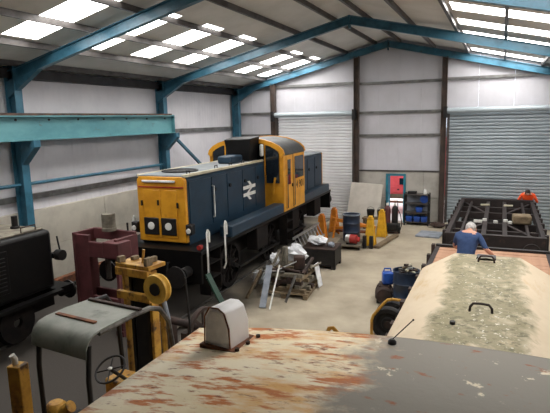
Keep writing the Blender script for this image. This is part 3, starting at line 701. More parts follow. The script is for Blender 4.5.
# ================================================================== LEFT YARD: PRESS, FORKLIFT, WHEEL, TIMBERS
P_ = thing('hydraulic_press', 'tall maroon steel workshop press with grey ram on top', 'press', (-7.44, 8.26, 0), -4); P_.scale = (1, 1, 1.05)
MB().bx(-.62, -.22, -.28, -.2, 0, 1.92).build('upright', 'maroon', P_); MB().bx(-.66, -.6, -.3, .3, 0, 1.95).build('upright', 'maroon', P_, bevel=.01)
MB().bx(.5, .58, -.3, .3, 0, 1.9).build('upright', 'maroon', P_, bevel=.01)
MB().bx(-.6, .56, .22, .3, 1.74, 1.96).build('head_beam', 'maroon', P_, bevel=.01)
MB().bx(-.22, .5, -.3, -.22, 1.5, 1.8).build('head_beam', 'maroon', P_, bevel=.01)
MB().bx(.3, .72, -.42, -.05, 1.56, 1.86).build('head_box', 'maroon', P_, bevel=.015)
MB().bx(-.6, .5, -.2, .22, 1.5, 1.54).build('shelf', 'maroon', P_)
for z in (.5,): MB().bx(-.6, .5, -.26, -.18, z, z + .2).build('bed_beam', 'maroon', P_, bevel=.01); MB().bx(-.6, .5, .18, .26, z, z + .2).build('bed_beam', 'maroon', P_, bevel=.01)
box('foot', 'maroon', P_, -.72, -.5, -.36, .36, 0, .1); box('foot', 'maroon', P_, .45, .65, -.36, .36, 0, .1)
rm = MB().lathe([(.15, 0), (.15, .06), (.14, .07), (.14, .34), (.0, .35)], (-.02, .12, 1.96), 'z', 18).build('ram', 'wood_grey', P_, True)
MB().cyl((-.02, .02, 1.5), (-.02, .02, 1.0), .06, 14).build('piston', 'steel', P_, True)
MB().cyl((.36, .26, 1.95), (.36, .26, 2.12), .02, 8).build('valve_stem', 'dark', P_)
MB().bx(-.18, .28, -.1, .2, 1.54, 1.7).build('pump_block', 'aluminium', P_, bevel=.02)
# forklift
Fk = thing('forklift_truck', 'old yellow forklift with grey green canopy and steering wheel', 'forklift', (-4.2, 4.35, 0), -6)
mb = MB()
secs = [(-.50, 1.86), (-.49, 1.95), (-.45, 2.03), (-.38, 2.08), (-.28, 2.1), (.0, 2.11), (.36, 2.1)]
ring = [(y, z + .02) for y, z in secs] + [(y, z - .0) for y, z in secs[::-1]]
mb.prism(ring, 'x', -.44, .44)
can = mb.build('canopy', 'green_grey', Fk, True)
MB().bx(-.36, .26, -.22, -.17, 2.125, 2.14).build('canopy_batten', 'rust', can); MB().bx(-.4, .44, .28, .33, 2.12, 2.15).build('canopy_batten', 'dark_rust', can)
for s in (-1, 1):
    MB().tube([(s * .4, -.45, .8), (s * .4, -.46, 1.6), (s * .4, -.42, 1.98)], .028, 8).build('canopy_post', 'dark', Fk, True)
MB().tube([(.42, -.3, 2.08), (.42, .2, 2.1), (.43, .46, 2.1), (.44, .62, 2.04), (.46, .74, 1.85), (.48, .82, 1.2), (.5, .85, .5)], .032, 8).build('canopy_post', 'steel', Fk, True)
MB().tube([(-.46, .3, 2.08), (-.47, .62, 2.06), (-.48, .8, 1.8), (-.48, .86, .5)], .032, 8).build('canopy_post', 'dark', Fk, True)
MB().bx(-.38, .46, -1.1, .75, .3, .8).build('chassis', 'plant_yellow', Fk, bevel=.04)
MB().bx(-.3, .5, .34, .66, .8, 1.1).build('dashboard', 'plant_yellow', Fk, bevel=.03)
MB().bx(-.3, .3, -.55, -.05, .8, .92).build('seat', 'rubber', Fk, bevel=.04);
# steering wheel
sw = MB(); tilt = Matrix.Rotation(R(32), 4, 'X') ; c = Vector((-.06, .24, 1.32))
sw.tube([c + tilt @ Vector((.19 * math.cos(2 * math.pi * k / 24), .19 * math.sin(2 * math.pi * k / 24), 0)) for k in range(24)], .014, 8, True)
for k in range(4):
    a = math.pi / 2 * k + .5; sw.cyl(c, c + tilt @ Vector((.185 * math.cos(a), .185 * math.sin(a), 0)), .009, 6)
swo = sw.build('steering_wheel', 'dark', Fk, True)
MB().ball(c + Vector((0, 0, .01)), .03, 10, (1, 1, .6)).build('horn_button', 'white', swo, True)
MB().cyl(c, (-.04, .5, 1.05), .022, 8).build('steering_column', 'dark', Fk, True)
for (x, y, r) in ((-.42, .6, .3), (.5, .6, .3), (-.4, -.8, .25), (.4, -.8, .25)):
    MB().lathe([(r * .5, -.08), (r, -.09), (r, .09), (r * .5, .08), (.0, .06)], axis='x', n=22).build('tyre', 'rubber', Fk, True, loc=(x, y, r))
_mast0 = set(Fk.children)
# mast
for x in (-.56, -.36, .06, .22): MB().bx(x - .04, x + .04, 1.44, 1.58, .1, 2.06).build('mast_rail', 'plant_yellow' if x in (-.56, .22) else 'dark', Fk, bevel=.008)
for z in (1.62, 1.98):
    MB().bx(-.64, .32, 1.34, 1.42, z, z + .12).build('mast_crossbar', 'plant_yellow', Fk, bevel=.01)
MB().bx(-.64, .34, 1.36, 1.72, 2.1, 2.16).build('mast_head', 'plant_yellow', Fk, bevel=.01)
for i, (x, y, h) in enumerate(((-.55, 1.42, .09), (-.4, 1.6, .06), (.25, 1.42, .12), (.12, 1.62, .08))): MB().bx(x - .05, x + .05, y - .06, y + .06, 2.16, 2.16 + h).build('mast_lug', 'wood', Fk, bevel=.01)
MB().bx(-.3, .14, 1.44, 1.6, .3, 2.02).build('lift_cylinder', 'dark', Fk, bevel=.05)
MB().cyl((-.04, 1.5, 2.1), (.0, 1.52, 2.36), .025, 8).build('chain_anchor', 'plant_yellow', Fk)
pu = MB().lathe([(.09, -.05), (.2, -.06), (.21, -.03), (.17, 0), (.21, .03), (.2, .06), (.09, .05), (.09, -.05)], axis='y', n=26).build('pulley', 'pulley_yellow', Fk, True, loc=(.28, 1.24, 1.9))
MB().lathe([(.0, -.07), (.085, -.07), (.085, .07), (.0, .07)], axis='y', n=14).build('pulley_hub', 'dark', pu, True)
MB().tube([(.36, 1.26, 1.75), (.42, 1.26, 1.5), (.46, 1.3, .9), (.48, 1.34, .4)], .035, 8).build('hose', 'tarp_grey', Fk, True)
MB().tube([(.3, 1.28, 1.7), (.34, 1.26, 1.2), (.4, 1.2, .4)], .04, 8).build('chain_guard', 'plant_yellow', Fk, True)
MB().tube([(.52, 1.55, 2.0), (.6, 1.5, 1.4), (.72, 1.4, .6)], .016, 6).build('control_rod', 'dark', Fk, True)
for o in Fk.children:
    if o not in _mast0:
        if o.name.startswith(('pulley', 'hose', 'chain_guard', 'control_rod')): o.location = o.location + Vector((-.48, .05, .1))
        else: o.scale = (.66, 1, 1); o.location = Vector((-.68, .05, .08))
# yellow ram post and pump, bottom left
o = thing('hydraulic_ram', 'upright square yellow ram with white pipe end at bottom left', 'ram', (-5.17, 4.08, 0), 10)
MB().bx(-.085, .085, -.085, .085, 0, 1.46).build('casing', 'plant_yellow', o, bevel=.012)
MB().tube([(-.03, 0, 1.44), (-.03, 0, 1.52), (-.05, -.02, 1.58)], .035, 10).build('pipe_end', 'white', o, True)
o = thing('hydraulic_pump', 'small round yellow pump on floor beside the grey green canopy legs', 'pump', (-4.86, 4.3, 0), -10)
MB().lathe([(.0, 0), (.12, 0), (.145, .1), (.12, .22), (.08, .26), (.0, .26)], (0, 0, .66), 'z', 18).build('housing', 'plant_yellow', o, True)
MB().cyl((.08, 0, .8), (.22, .06, .9), .075, 14).build('motor', 'plant_yellow', o, True)
MB().bx(-.12, .1, -.12, .12, 0, .68).build('pedestal', 'dark_rust', o, bevel=.02)
# axle with wheel behind the cowl
o = thing('wheelset', 'rusty spoked wheel on a long brown axle behind the white cowl', 'wheel', (-4.62, 7.35, 0), -8)
MB().lathe([(.32, -.04), (.37, -.04), (.37, .04), (.32, .04), (.32, -.04)], (0, 0, .72), 'x', 30).build('rim', 'dark_rust', o, True)
mb = MB()
for k in range(8): a = 2 * math.pi * k / 8; mb.bar((0, .05 * math.cos(a), .72 + .05 * math.sin(a)), (0, .33 * math.cos(a), .72 + .33 * math.sin(a)), .04, .03, up=(1, 0, 0))
mb.build('spokes', 'dark_rust', o)
MB().cyl((-1.15, 0, .72), (.06, 0, .72), .07, 14).build('axle', 'dark_rust', o, True)
for x in (-.9, -.25): MB().bx(x - .06, x + .06, -.25, .25, 0, .66).build('trestle', 'dark_rust', o, bevel=.01)
# beam along left wall etc
o = tag(MB().bx(-.09, .09, -1.8, 1.8, 0, .2).build('steel_joist', 'rust', None, bevel=.01), 'rusty brown steel joist lying along foot of left wall', 'joist'); o.location = (-10.4, 10.4, .14)
o2 = thing('joist_bearer', 'low timber bearers under the rusty joist by left wall', 'bearer', (-10.4, 10.4, 0))
for y in (-1.4, 1.4): box('bearer', 'wood', o2, -.14, .14, y - .1, y + .1, 0, .14)
# floor sleepers / crossing planks in front of the yellow nose
for i, (x, y, a, lab) in enumerate(((-6.6, 8.5, 8, 'weathered plank on floor ahead of the yellow nose, nearer the press'), (-5.9, 8.75, 4, 'weathered plank on floor ahead of the yellow nose, nearer the green post'))):
    o = tag(MB().bx(-.6, .6, -.1, .1, 0, .06).build('floor_plank', 'wood_grey', None, bevel=.008), lab, 'plank'); o.location = (x, y, .032); o.rotation_euler = (0, 0, R(a))
# ================================================================== SCRAP PALLETS
def pallet(name, label, loc, rz, w_, d_, m='wood'):
    t = thing(name, label, 'pallet', loc, rz)
    for x in (-.5, 0, .5): MB().bx(x * w_ * .9 - .05, x * w_ * .9 + .05, -d_ / 2, d_ / 2, 0, .1).build('bearer', m, t)
    n = 7
    for k in range(n):
        y = -d_ / 2 + (k + .5) * d_ / n; MB().bx(-w_ / 2, w_ / 2, y - .055, y + .055, .1, .125).build('deck_board', m, t)
    return t
pallet('pallet', 'worn wooden pallet piled high with scrap beside the locomotive', (-4.75, 11.75, 0), 6, 1.2, 1.35)
def crumple(name, label, cat, loc, r, sc, m='sheet_white', seed=1, group=None):
    rnd = random.Random(seed); mb = MB().ball((0, 0, 0), 1, 12)
    vs = []
    for v in mb.v:
        k = r * rnd.uniform(.65, 1.15); vs.append((v[0] * k * sc[0], v[1] * k * sc[1], v[2] * k * sc[2] + r * sc[2]))
    mb.v = vs; o = tag(mb.build(name, m), label, cat, group); o.location = loc; return o
zz = .126
# stacked timbers: crossed layers on the pallet
rnd = random.Random(3)
lay = 0
for L_ in range(5):
    for k in range(4):
        ln = 1.15 - .06 * L_; ang = (90 if L_ % 2 else 0) + rnd.uniform(-8, 8); off = -.42 + k * .28
        o = tag(MB().bx(-ln / 2, ln / 2, -.06, .06, 0, .085).build('scrap_timber', ('wood', 'wood_grey', 'dark_rust')[(k + L_) % 3], None, bevel=.008),
                '%s bar in the %s of the crosswise stack on the scrap pallet' % (('brown timber', 'grey timber', 'dark rusty')[(k + L_) % 3], ('bottom layer', 'second layer up', 'middle layer', 'fourth layer up', 'top layer')[L_]), 'timber', 'bars stacked on the scrap pallet')
        ox, oy = (off, 0) if L_ % 2 else (0, off)
        o.location = (-4.75 + ox + rnd.uniform(-.04, .04), 11.75 + oy + rnd.uniform(-.04, .04), zz + L_ * .088); o.rotation_euler = (0, 0, R(ang))
zz2 = zz + 5 * .088
o = tag(MB().bx(-.14, .14, -.12, .12, 0, .34).build('rusty_casting', 'dark_rust', None, bevel=.03), 'dark rusty iron casting on top of the scrap pallet', 'casting'); o.location = (-4.5, 11.75, zz2); o.rotation_euler = (0, 0, R(20))
o = tag(MB().prism([(-.06, 0), (.06, 0), (.06, .5), (.02, .5), (.02, .1), (-.02, .1), (-.02, .5), (-.06, .5)], 'y', -.06, .06).build('steel_fork', 'wood_grey', None, bevel=.006), 'upright grey steel fork bracket on the scrap pallet', 'bracket'); o.location = (-4.95, 11.9, zz2); o.rotation_euler = (0, 0, R(-10))
crumple('crumpled_sheet', 'crumpled white plastic sheet on top of the scrap pallet', 'sheet', (-4.76, 12.2, zz2), .27, (1.2, .9, .95), seed=5)
crumple('crumpled_sheet', 'small white rag at left end of the scrap pallet', 'rag', (-5.24, 11.9, zz2), .15, (.9, .8, 1.1), seed=8)
crumple('crumpled_sheet', 'grey white rag bundle slumped on floor left of the scrap pallet', 'rag', (-5.72, 12.0, 0), .2, (1.2, .8, .9), seed=9)
def leaning(name, m, label, cat, p, q, w_, t_, up=(0, 0, 1)):
    P0 = Vector(p); o = MB().bar((0, 0, 0), Vector(q) - P0, w_, t_, up).build(name, m, None, bevel=.004); o.location = P0; return tag(o, label, cat)
leaning('green_post', 'dark_green', 'dark green flat post leaning over behind the white roof cowl', 'post', (-4.98, 9.1, .02), (-5.6, 9.16, 1.08), .15, .04)
leaning('steel_channel', 'tarp_grey', 'blue grey steel channel leaning against front of the scrap pallet', 'channel', (-4.87, 10.3, .02), (-4.98, 11.0, .82), .15, .04)
leaning('white_batten', 'white', 'thin white batten leaning beside the blue grey channel', 'batten', (-4.67, 10.25, .02), (-4.72, 11.0, .85), .035, .02)
leaning('metal_strip', 'aluminium', 'bright metal strip lying slantwise over scrap pallet top', 'strip', (-4.95, 11.4, zz2 + .03), (-4.5, 11.55, zz2 + .25), .1, .015)
leaning('metal_strip', 'steel', 'dull metal strip leaning at left of scrap pallet', 'strip', (-5.62, 11.5, .02), (-5.28, 11.52, zz2 + .2), .14, .02)
leaning('white_board', 'sheet_white', 'white angled board leaning at right of scrap pallet', 'board', (-4.1, 12.2, .02), (-4.22, 12.22, .62), .3, .015, (1, 0, 0))
for i, (x, y, a) in enumerate(((-5.0, 11.25, 10), (-4.55, 11.32, 160), (-4.2, 12.1, 80), (-5.3, 11.55, 95), (-4.75, 11.5, 172))):
    o = tag(MB().cyl((-.28, 0, .03), (.28, 0, .03), .028, 8).build('scrap_pipe', ('steel', 'dark_rust', 'wood_grey')[i % 3], None, True), 'short %s lying on top of the scrap pallet' % ('steel pipe at front left', 'rusty pipe at front right', 'grey pipe at back right', 'steel pipe at left edge', 'rusty pipe at the middle')[i], 'pipe', 'pipes on the scrap pallet')
    o.location = (x, y, zz2 + .001 + .06 * (i % 2)); o.rotation_euler = (0, 0, R(a))
leaning('wooden_batten', 'wood', 'brown batten slanting over the left front of the scrap pallet', 'batten', (-5.5, 10.75, .02), (-5.3, 11.2, zz2 + .05), .07, .05)
leaning('flat_bar', 'wood_grey', 'grey flat bar rising from the middle of the scrap pallet', 'bar', (-5.12, 11.5, zz2 + .08), (-5.02, 11.75, zz2 + .46), .06, .04)
leaning('angle_bar', 'dark_rust', 'rusty angle bar rising over right of the scrap pallet', 'bar', (-4.26, 11.35, zz2 + .02), (-4.2, 11.9, zz2 + .28), .07, .05)
leaning('flat_bar', 'steel', 'bright flat bar propped against front right of the scrap pallet', 'bar', (-4.5, 10.8, .02), (-4.36, 11.12, .6), .07, .02)
# second crate behind
t = thing('stillage_crate', 'dark open steel crate behind the scrap pallet', 'crate', (-4.72, 14.15, 0), 4)
for (x0, x1, y0, y1) in ((-.5, .5, -.42, -.38), (-.5, .5, .38, .42), (-.5, -.46, -.42, .42), (.46, .5, -.42, .42)): MB().bx(x0, x1, y0, y1, .12, .57).build('side_panel', 'dark', t)
box('base', 'dark', t, -.5, .5, -.42, .42, .1, .14)
for x in (-.44, .44):
    for y in (-.36, .36): box('foot', 'dark', t, x - .06, x + .06, y - .06, y + .06, 0, .1)
box('lid', 'dark_rust', t, -.5, .5, -.42, .42, .57, .595)
crumple('crumpled_sheet', 'white folded cloth heaped on the dark steel crate', 'cloth', (-4.86, 14.15, .6), .26, (1.2, 1.0, .6), seed=12)
crumple('crumpled_sheet', 'grey plastic film draped at right end of the dark crate', 'film', (-4.38, 14.05, .6), .13, (.9, .8, .6), m='tarp_grey', seed=15)
# aluminium ladder leaning on the locomotive's side
ld = thing('ladder', 'aluminium ladder propped on edge along the locomotive side', 'ladder', (-5.72, 15.8, 0), 0)
a_, b_ = Vector((-.04, -1.3, .64)), Vector((-.04, 1.2, .66)); off = Vector((.2, 0, -.40))
for d in (Vector((0, 0, 0)), off): MB().bar(a_ + d, b_ + d, .035, .07).build('stile', 'aluminium', ld)
for k in range(9):
    p = a_.lerp(b_, (k + .5) / 9); MB().cyl(p, p + off, .016, 6).build('rung', 'aluminium', ld)
for y, lab in ((14.9, 'timber block under the near end of the ladder'), (16.6, 'timber block under the far end of the ladder')):
    o = tag(MB().bx(-.1, .1, -.1, .1, 0, .205).build('timber_block', 'wood', None, bevel=.01), lab, 'block'); o.location = (-5.56, y, 0)
# ================================================================== AXLE STANDS, DRUM TROLLEY, TRESTLE
def axle_stand(m, label, x, y, h, rz=0, group=None):
    t = thing('axle_stand', label, 'stand', (x, y, 0), rz)
    MB().loft([(-.15, -.15, .02), (.15, -.15, .02), (.15, .15, .02), (-.15, .15, .02)], [(-.07, -.07, h), (.07, -.07, h), (.07, .07, h), (-.07, .07, h)]).build('column', m, t, bevel=.012)
    for sx in (-1, 1):
        for sy in (-1, 1): MB().bar((sx * .16, sy * .16, 0), (sx * .075, sy * .075, h), .035, .035).build('leg', m, t)
    MB().bx(-.1, .1, -.1, .1, h, h + .03).build('head_plate', m, t); MB().bx(-.06, .06, -.09, .09, h + .03, h + .1).build('saddle', m, t, bevel=.01)
    return t
for (x, y, m, h, lab) in ((-5.75, 17.3, 'orange_paint', .84, 'orange axle stand nearest the locomotive, beside the drum'), (-5.72, 18.7, 'orange_paint', .84, 'orange axle stand behind the first, close to shutter'),
                          (-3.92, 16.95, 'stand_yellow', .92, 'yellow axle stand nearest the camera, right of the drum'), (-3.84, 18.4, 'stand_yellow', .9, 'yellow axle stand in front of the leaning board')):
    axle_stand(m, lab, x, y, h)
for (x, y, lab) in ((-4.02, 16.72, 'dark timber block left, at foot of nearest yellow stand'), (-3.80, 16.72, 'dark timber block right, at foot of nearest yellow stand')):
    o = tag(MB().bx(-.06, .06, -.06, .06, 0, .42).build('timber_block', 'dark', None, bevel=.01), lab, 'block'); o.location = (x, y - .16, 0)
o = thing('trestle_beam', 'orange steel trestle frame between the axle stands', 'trestle', (-4.85, 18.0, 0), 0)
MB().bar((-.75, .1, .62), (.85, .1, .38), .08, .12).build('beam', 'orange_paint', o, bevel=.008); MB().bar((-.75, -.1, .3), (.8, .0, .5), .07, .09).build('brace', 'orange_paint', o, bevel=.008)
for (x, h) in ((-.6, .6), (.7, .42)):
    for y in (-.25, .3): MB().bar((x, y * 1.3, 0), (x, .06, h), .06, .06).build('leg', 'orange_paint', o)
MB().bx(-.7, .8, -.05, .2, .18, .24).build('lower_rail', 'rust', o)
d = thing('oil_drum', 'dark blue drum with pale rim on a low trolley', 'drum', (-4.52, 16.75, .2), 0)
dprof = [(.0, 0), (.29, 0), (.3, .02), (.285, .04), (.285, .28), (.3, .3), (.285, .32), (.285, .58), (.3, .6), (.285, .62), (.285, .84), (.3, .86), (.3, .88), (.27, .88), (.27, .85), (.0, .85)]
MB().lathe(dprof, n=24).build('body', 'drum_blue', d, True); MB().lathe([(.275, .865), (.305, .865), (.305, .9), (.275, .9), (.275, .865)], n=24).build('rim', 'tarp_grey', d, True)
o = thing('drum_trolley', 'low flat trolley carrying the dark blue drum', 'trolley', (-4.52, 16.6, 0), 5)
MB().bx(-.42, .42, -.52, .48, .12, .18).build('platform', 'wood_grey', o, bevel=.01)
for x in (-.36, .36):
    for y in (-.42, .38): MB().lathe([(.0, -.02), (.06, -.02), (.06, .02), (.0, .02)], axis='x', n=12).build('castor', 'rubber', o, loc=(x, y, .06)); box('castor_fork', 'steel', o, x - .035, x + .035, y - .02, y + .02, .06, .125)
o = thing('electric_motor', 'red and silver motor sitting in front of the blue drum', 'motor', (-4.42, 16.28, .18), -6)
MB().lathe([(.0, -.16), (.14, -.15), (.15, -.05), (.15, .0), (.0, .0)], (0, 0, .17), 'x', 18).build('end_bell', 'aluminium', o, True); MB().lathe([(.0, 0), (.15, 0), (.15, .2), (.08, .24), (.08, .3), (.0, .3)], (0, 0, .17), 'x', 18).build('body', 'red', o, True); box('foot', 'dark', o, -.12, .2, -.1, .1, 0, .05)
o = tag(MB().lathe([(.0, 0), (.12, 0), (.15, .22), (.13, .22), (.11, .03), (.0, .03)], n=18).build('red_bucket', 'red', None, True), 'small red bucket on floor behind the drum', 'bucket'); o.location = (-5.05, 19.6, 0)
for (x, lab) in ((-4.55, 'dark bucket left of pair before the leaning board'), (-4.15, 'dark bucket right of pair before the leaning board')):
    t = thing('bucket', lab, 'bucket', (x, 19.7, .45)); MB().lathe([(.0, 0), (.12, 0), (.16, .3), (.14, .3), (.1, .03), (.0, .03)], n=18).build('body', 'dark', t, True)
    MB().tube([(-.15, 0, .28), (-.1, 0, .38), (0, 0, .42), (.1, 0, .38), (.15, 0, .28)], .008, 6).build('handle', 'steel', t, True)
o = thing('work_bench', 'low bench carrying two dark buckets before the leaning board', 'bench', (-4.35, 19.7, 0)); box('top', 'wood', o, -.5, .5, -.2, .2, .4, .45)
for x in (-.42, .42): box('leg', 'wood', o, x - .04, x + .04, -.16, .16, 0, .4)
o = tag(MB().bx(-.66, .66, -.02, .02, 0, 1.68).build('leaning_board', 'board', None, bevel=.01), 'large pale board leaning on the concrete wall left of doorway', 'board'); o.location = (-5.08, 20.42, .02); o.rotation_euler = (R(-19), R(3), 0)
o = tag(MB().bx(-.1, .1, -1.0, 1.0, 0, .09).build('floor_timber', 'wood', None, bevel=.01), 'long timber on floor right of the yellow stands', 'timber'); o.location = (-3.5, 17.6, 0); o.rotation_euler = (0, 0, R(-8))
# welding trolley
t = thing('gas_trolley', 'gas bottle welding trolley parked at the open doorway', 'trolley', (-3.62, 19.15, 0), 10)
for (x, m, lab) in ((-.17, 'maroon', 'red bottle'), (.1, 'dark', 'black bottle')):
    b2 = MB().lathe([(.0, .12), (.11, .12), (.115, .16), (.115, .9), (.09, .99), (.04, 1.03), (.03, 1.1), (.0, 1.1)], (x, .02, 0), 'z', 16).build('gas_bottle', m, t, True)
    MB().lathe([(.0, -.03), (.05, -.03), (.05, .03), (.0, .03)], (x, -.06, 1.1), 'y', 10).build('regulator', 'white', b2)
for x in (-.3, .26): MB().lathe([(.06, -.04), (.19, -.04), (.19, .04), (.06, .04), (.06, -.04)], axis='x', n=18).build('wheel', 'rubber', t, True, loc=(x, -.02, .19))
MB().tube([(-.24, .12, .1), (-.24, .16, 1.2), (.2, .16, 1.2), (.2, .12, .1)], .018, 8).build('frame', 'dark', t, True)
MB().bx(-.3, .25, -.2, .15, .08, .13).build('base_tray', 'dark', t); MB().bx(-.22, .2, -.28, -.12, .13, .42).build('hose_coil', 'rubber', t, bevel=.07)
MB().tube([(.28, -.2, .1), (.36, -.26, .4), (.3, -.25, .75), (.15, -.15, 1.05)], .015, 6).build('hose', 'rubber', t, True)
# shelf rack with blue boxes
t = thing('tool_rack', 'grey steel rack of shelves right of the doorway', 'rack', (-2.98, 20.95, 0), 0)
for x in (-.46, .46):
    for y in (-.2, .2): box('upright', 'dark', t, x - .025, x + .025, y - .025, y + .025, 0, 1.28)
for z in (.12, .5, .86, 1.22): box('shelf', 'purlin', t, -.46, .46, -.22, .22, z, z + .03)
box('back_panel', 'tarp_grey', t, -.46, .46, .2, .22, .5, 1.22)
for i, (x, z, lab) in enumerate(((-.28, .15, 'blue plastic bin on bottom rack shelf, left'), (.02, .15, 'blue plastic bin on bottom rack shelf, middle'), (.3, .15, 'blue plastic bin on bottom rack shelf, right'), (.1, .53, 'blue plastic bin on second rack shelf'))):
    o = tag(MB().loft([(-.1, -.15, 0), (.1, -.15, 0), (.1, .15, 0), (-.1, .15, 0)], [(-.13, -.18, .2), (.13, -.18, .2), (.13, .17, .2), (-.13, .17, .2)]).build('plastic_bin', 'plastic_blue', None, bevel=.01), lab, 'bin'); o.location = (-2.98 + x, 20.93, z)
o = tag(MB().lathe([(.0, -.06), (.16, -.06), (.16, .06), (.0, .06)], axis='y', n=20).build('cable_reel', 'plastic_blue', None, True), 'round blue cable reel upright on middle rack shelf', 'reel'); o.location = (-2.70, 20.93, 1.055)
o = tag(MB().lathe([(.0, 0), (.07, 0), (.07, .14), (.03, .2), (.0, .2)], n=12).build('white_bottle', 'white', None, True), 'white bottle standing on top of the rack', 'bottle'); o.location = (-2.68, 20.95, 1.25)
o = tag(MB().bx(-.25, .1, -.1, .1, 0, .1).build('tool_case', 'dark', None, bevel=.02), 'dark tool case lying on top of the rack', 'case'); o.location = (-3.1, 20.95, 1.25)
crumple('brown_sack', 'dark brown sack slumped on floor by right shutter', 'sack', (-2.12, 20.6, 0), .26, (1.3, .8, .45), m='sack_brown', seed=21)
crumple('brown_sack', 'small pale sack at the foot of the right shutter', 'sack', (-1.75, 20.9, 0), .17, (1.2, .8, .5), m='cream_strip', seed=22)
o = tag(MB().bx(-.42, .42, -.45, .45, 0, .07).build('folded_mat', 'tarp_grey', None, bevel=.02), 'grey folded mat lying on floor before the rack', 'mat'); o.location = (-2.25, 19.15, 0); o.rotation_euler = (0, 0, R(-6))
# ================================================================== SCRAP DRUM, JUG, ROLLER, COMPRESSOR
d = thing('scrap_drum', 'open dark blue drum full of scrap beside the bonnet', 'drum', (-1.83, 11.45, 0), 0)
MB().lathe([(.0, 0), (.29, 0), (.3, .02), (.285, .04), (.285, .28), (.3, .3), (.285, .32), (.285, .58), (.3, .6), (.285, .62), (.285, .86), (.305, .88), (.275, .88), (.27, .8), (.0, .8)], n=26).build('body', 'drum_blue', d, True)
rnd = random.Random(11)
for i in range(14):
    a = rnd.uniform(0, 6.28); r = rnd.uniform(0, .16); o = tag(MB().bx(-rnd.uniform(.05, .13), .08, -.03, .03, 0, rnd.uniform(.02, .06)).build('scrap_piece', ('steel', 'wood', 'cream_strip', 'dark_rust', 'aluminium')[i % 5], None, bevel=.004), 'small scrap offcut heaped in the open blue drum', 'scrap', 'offcuts in the scrap drum')
    o.location = (-1.83 + r * math.cos(a), 11.45 + r * math.sin(a), .80 + .012 * i); o.rotation_euler = (R(rnd.uniform(-20, 20)), R(rnd.uniform(-20, 20)), a)
t = thing('blue_jug', 'bright blue plastic jerrycan standing left of the scrap drum', 'jerrycan', (-2.3, 11.75, .42), 20)
MB().bx(-.13, .13, -.1, .1, 0, .3).build('body', 'plastic_blue', t, bevel=.04); MB().tube([(-.1, 0, .29), (-.08, 0, .37), (.06, 0, .37), (.08, 0, .29)], .02, 8).build('handle', 'plastic_blue', t, True); MB().cyl((.1, 0, .29), (.1, 0, .34), .03, 10).build('cap', 'white', t, True)
t = thing('rusty_tank', 'rusty brown cylindrical tank lying left of the scrap drum', 'tank', (-2.38, 11.75, 0), 10)
MB().lathe([(.0, -.32), (.16, -.3), (.2, -.24), (.21, -.06), (.19, -.05), (.19, .05), (.21, .06), (.2, .24), (.16, .3), (.0, .32)], (0, 0, .21), 'y', 22).build('body', 'dark_rust', t, True)
for y in (-.18, .18): box('cradle', 'dark', t, -.17, .17, y - .03, y + .03, 0, .08)
MB().bx(-.12, .12, -.2, .2, .39, .415).build('saddle_plate', 'dark_rust', t)
t = thing('site_trolley', 'yellow tube framed trolley with big black wheel beside bonnet', 'trolley', (-1.7, 9.62, 0), 0)
for y in (-.1, .3):
    wq = MB().lathe([(.05, -.06), (.12, -.07), (.14, -.03), (.2, -.03), (.24, -.08), (.31, -.08), (.33, -.05), (.33, .05), (.31, .08), (.24, .08), (.05, .06), (.05, -.06)], axis='y', n=28).build('wheel', 'rubber', t, True, loc=(-.14, y, .36))
    MB().lathe([(.0, -.09), (.07, -.09), (.07, .09), (.0, .09)], axis='y', n=14).build('hub', 'dark_rust', wq, True)
MB().tube([(-.42, -.3, .06), (-.42, -.3, .46), (-.39, -.3, .56), (-.18, -.3, .84), (-.12, -.3, .90), (-.04, -.3, .92), (.16, -.3, .92), (.2, -.3, .86), (.2, -.3, .06)], .028, 8).build('tube_frame', 'plant_yellow', t, True)
for (x, z) in ((-.42, .08), (.2, .1)): MB().cyl((x, -.3, z), (x, .42, z), .022, 8).build('cross_tube', 'plant_yellow', t, True)
MB().bar((-.42, -.3, .1), (.2, -.3, .1), .04, .07).build('base_rail', 'plant_yellow', t); MB().bar((-.42, .42, .1), (.2, .42, .1), .04, .07).build('base_rail', 'plant_yellow', t)
MB().bx(.0, .18, -.2, .36, .1, .6).build('engine_box', 'dark', t, bevel=.03)
for x in (-.36, .14): box('foot', 'dark', t, x - .05, x + .05, -.3, .42, 0, .1)

# ================================================================== RED VEHICLE OUTSIDE
V = thing('red_van', 'bright red railway van with small dark window outside the doorway', 'wagon', (-4.2, 23.4, 0), 0)
box('body', 'wagon_red', V, -4, 4, 0, 2.4, .86, 3.4)
for x in (-3, -2, -1.1, -.42, .55, 1.4, 2.4, 3.4): MB().bx(x - .04, x + .04, -.05, 0, .86, 3.3).build('rib', 'wagon_red', V)
wd = MB().bx(.05, .4, -.04, .02, 1.25, 1.62).build('window', 'wagon_red', V, bevel=.02); MB().bx(.09, .36, -.05, -.03, 1.29, 1.58).build('pane', 'glass_dark', wd)
dr = MB().bx(-.3, .4, -.03, 0, .92, 1.2).build('hatch', 'wagon_red', V, bevel=.02); MB().bx(.0, .08, -.06, -.03, 1.04, 1.1).build('hatch_handle', 'dark', dr)
box('solebar', 'wood', V, -4, 4, -.04, .1, .66, .86); box('step_board', 'rust', V, -1.5, 2.5, -.3, 0, .5, .55)
for x in (-2.6, 2.6): MB().lathe([(.4, -.06), (.46, -.06), (.42, .06), (.1, .06), (.1, -.02), (.36, -.02), (.4, -.06)], axis='y', n=20).build('wheel', 'underframe', V, True, loc=(x, .5, .46))
MB().prism([(-.1, 3.4), (2.5, 3.4), (2.3, 3.6), (1.2, 3.75), (.1, 3.6)], 'x', -4.05, 4.05).build('roof', 'tarp_grey', V)

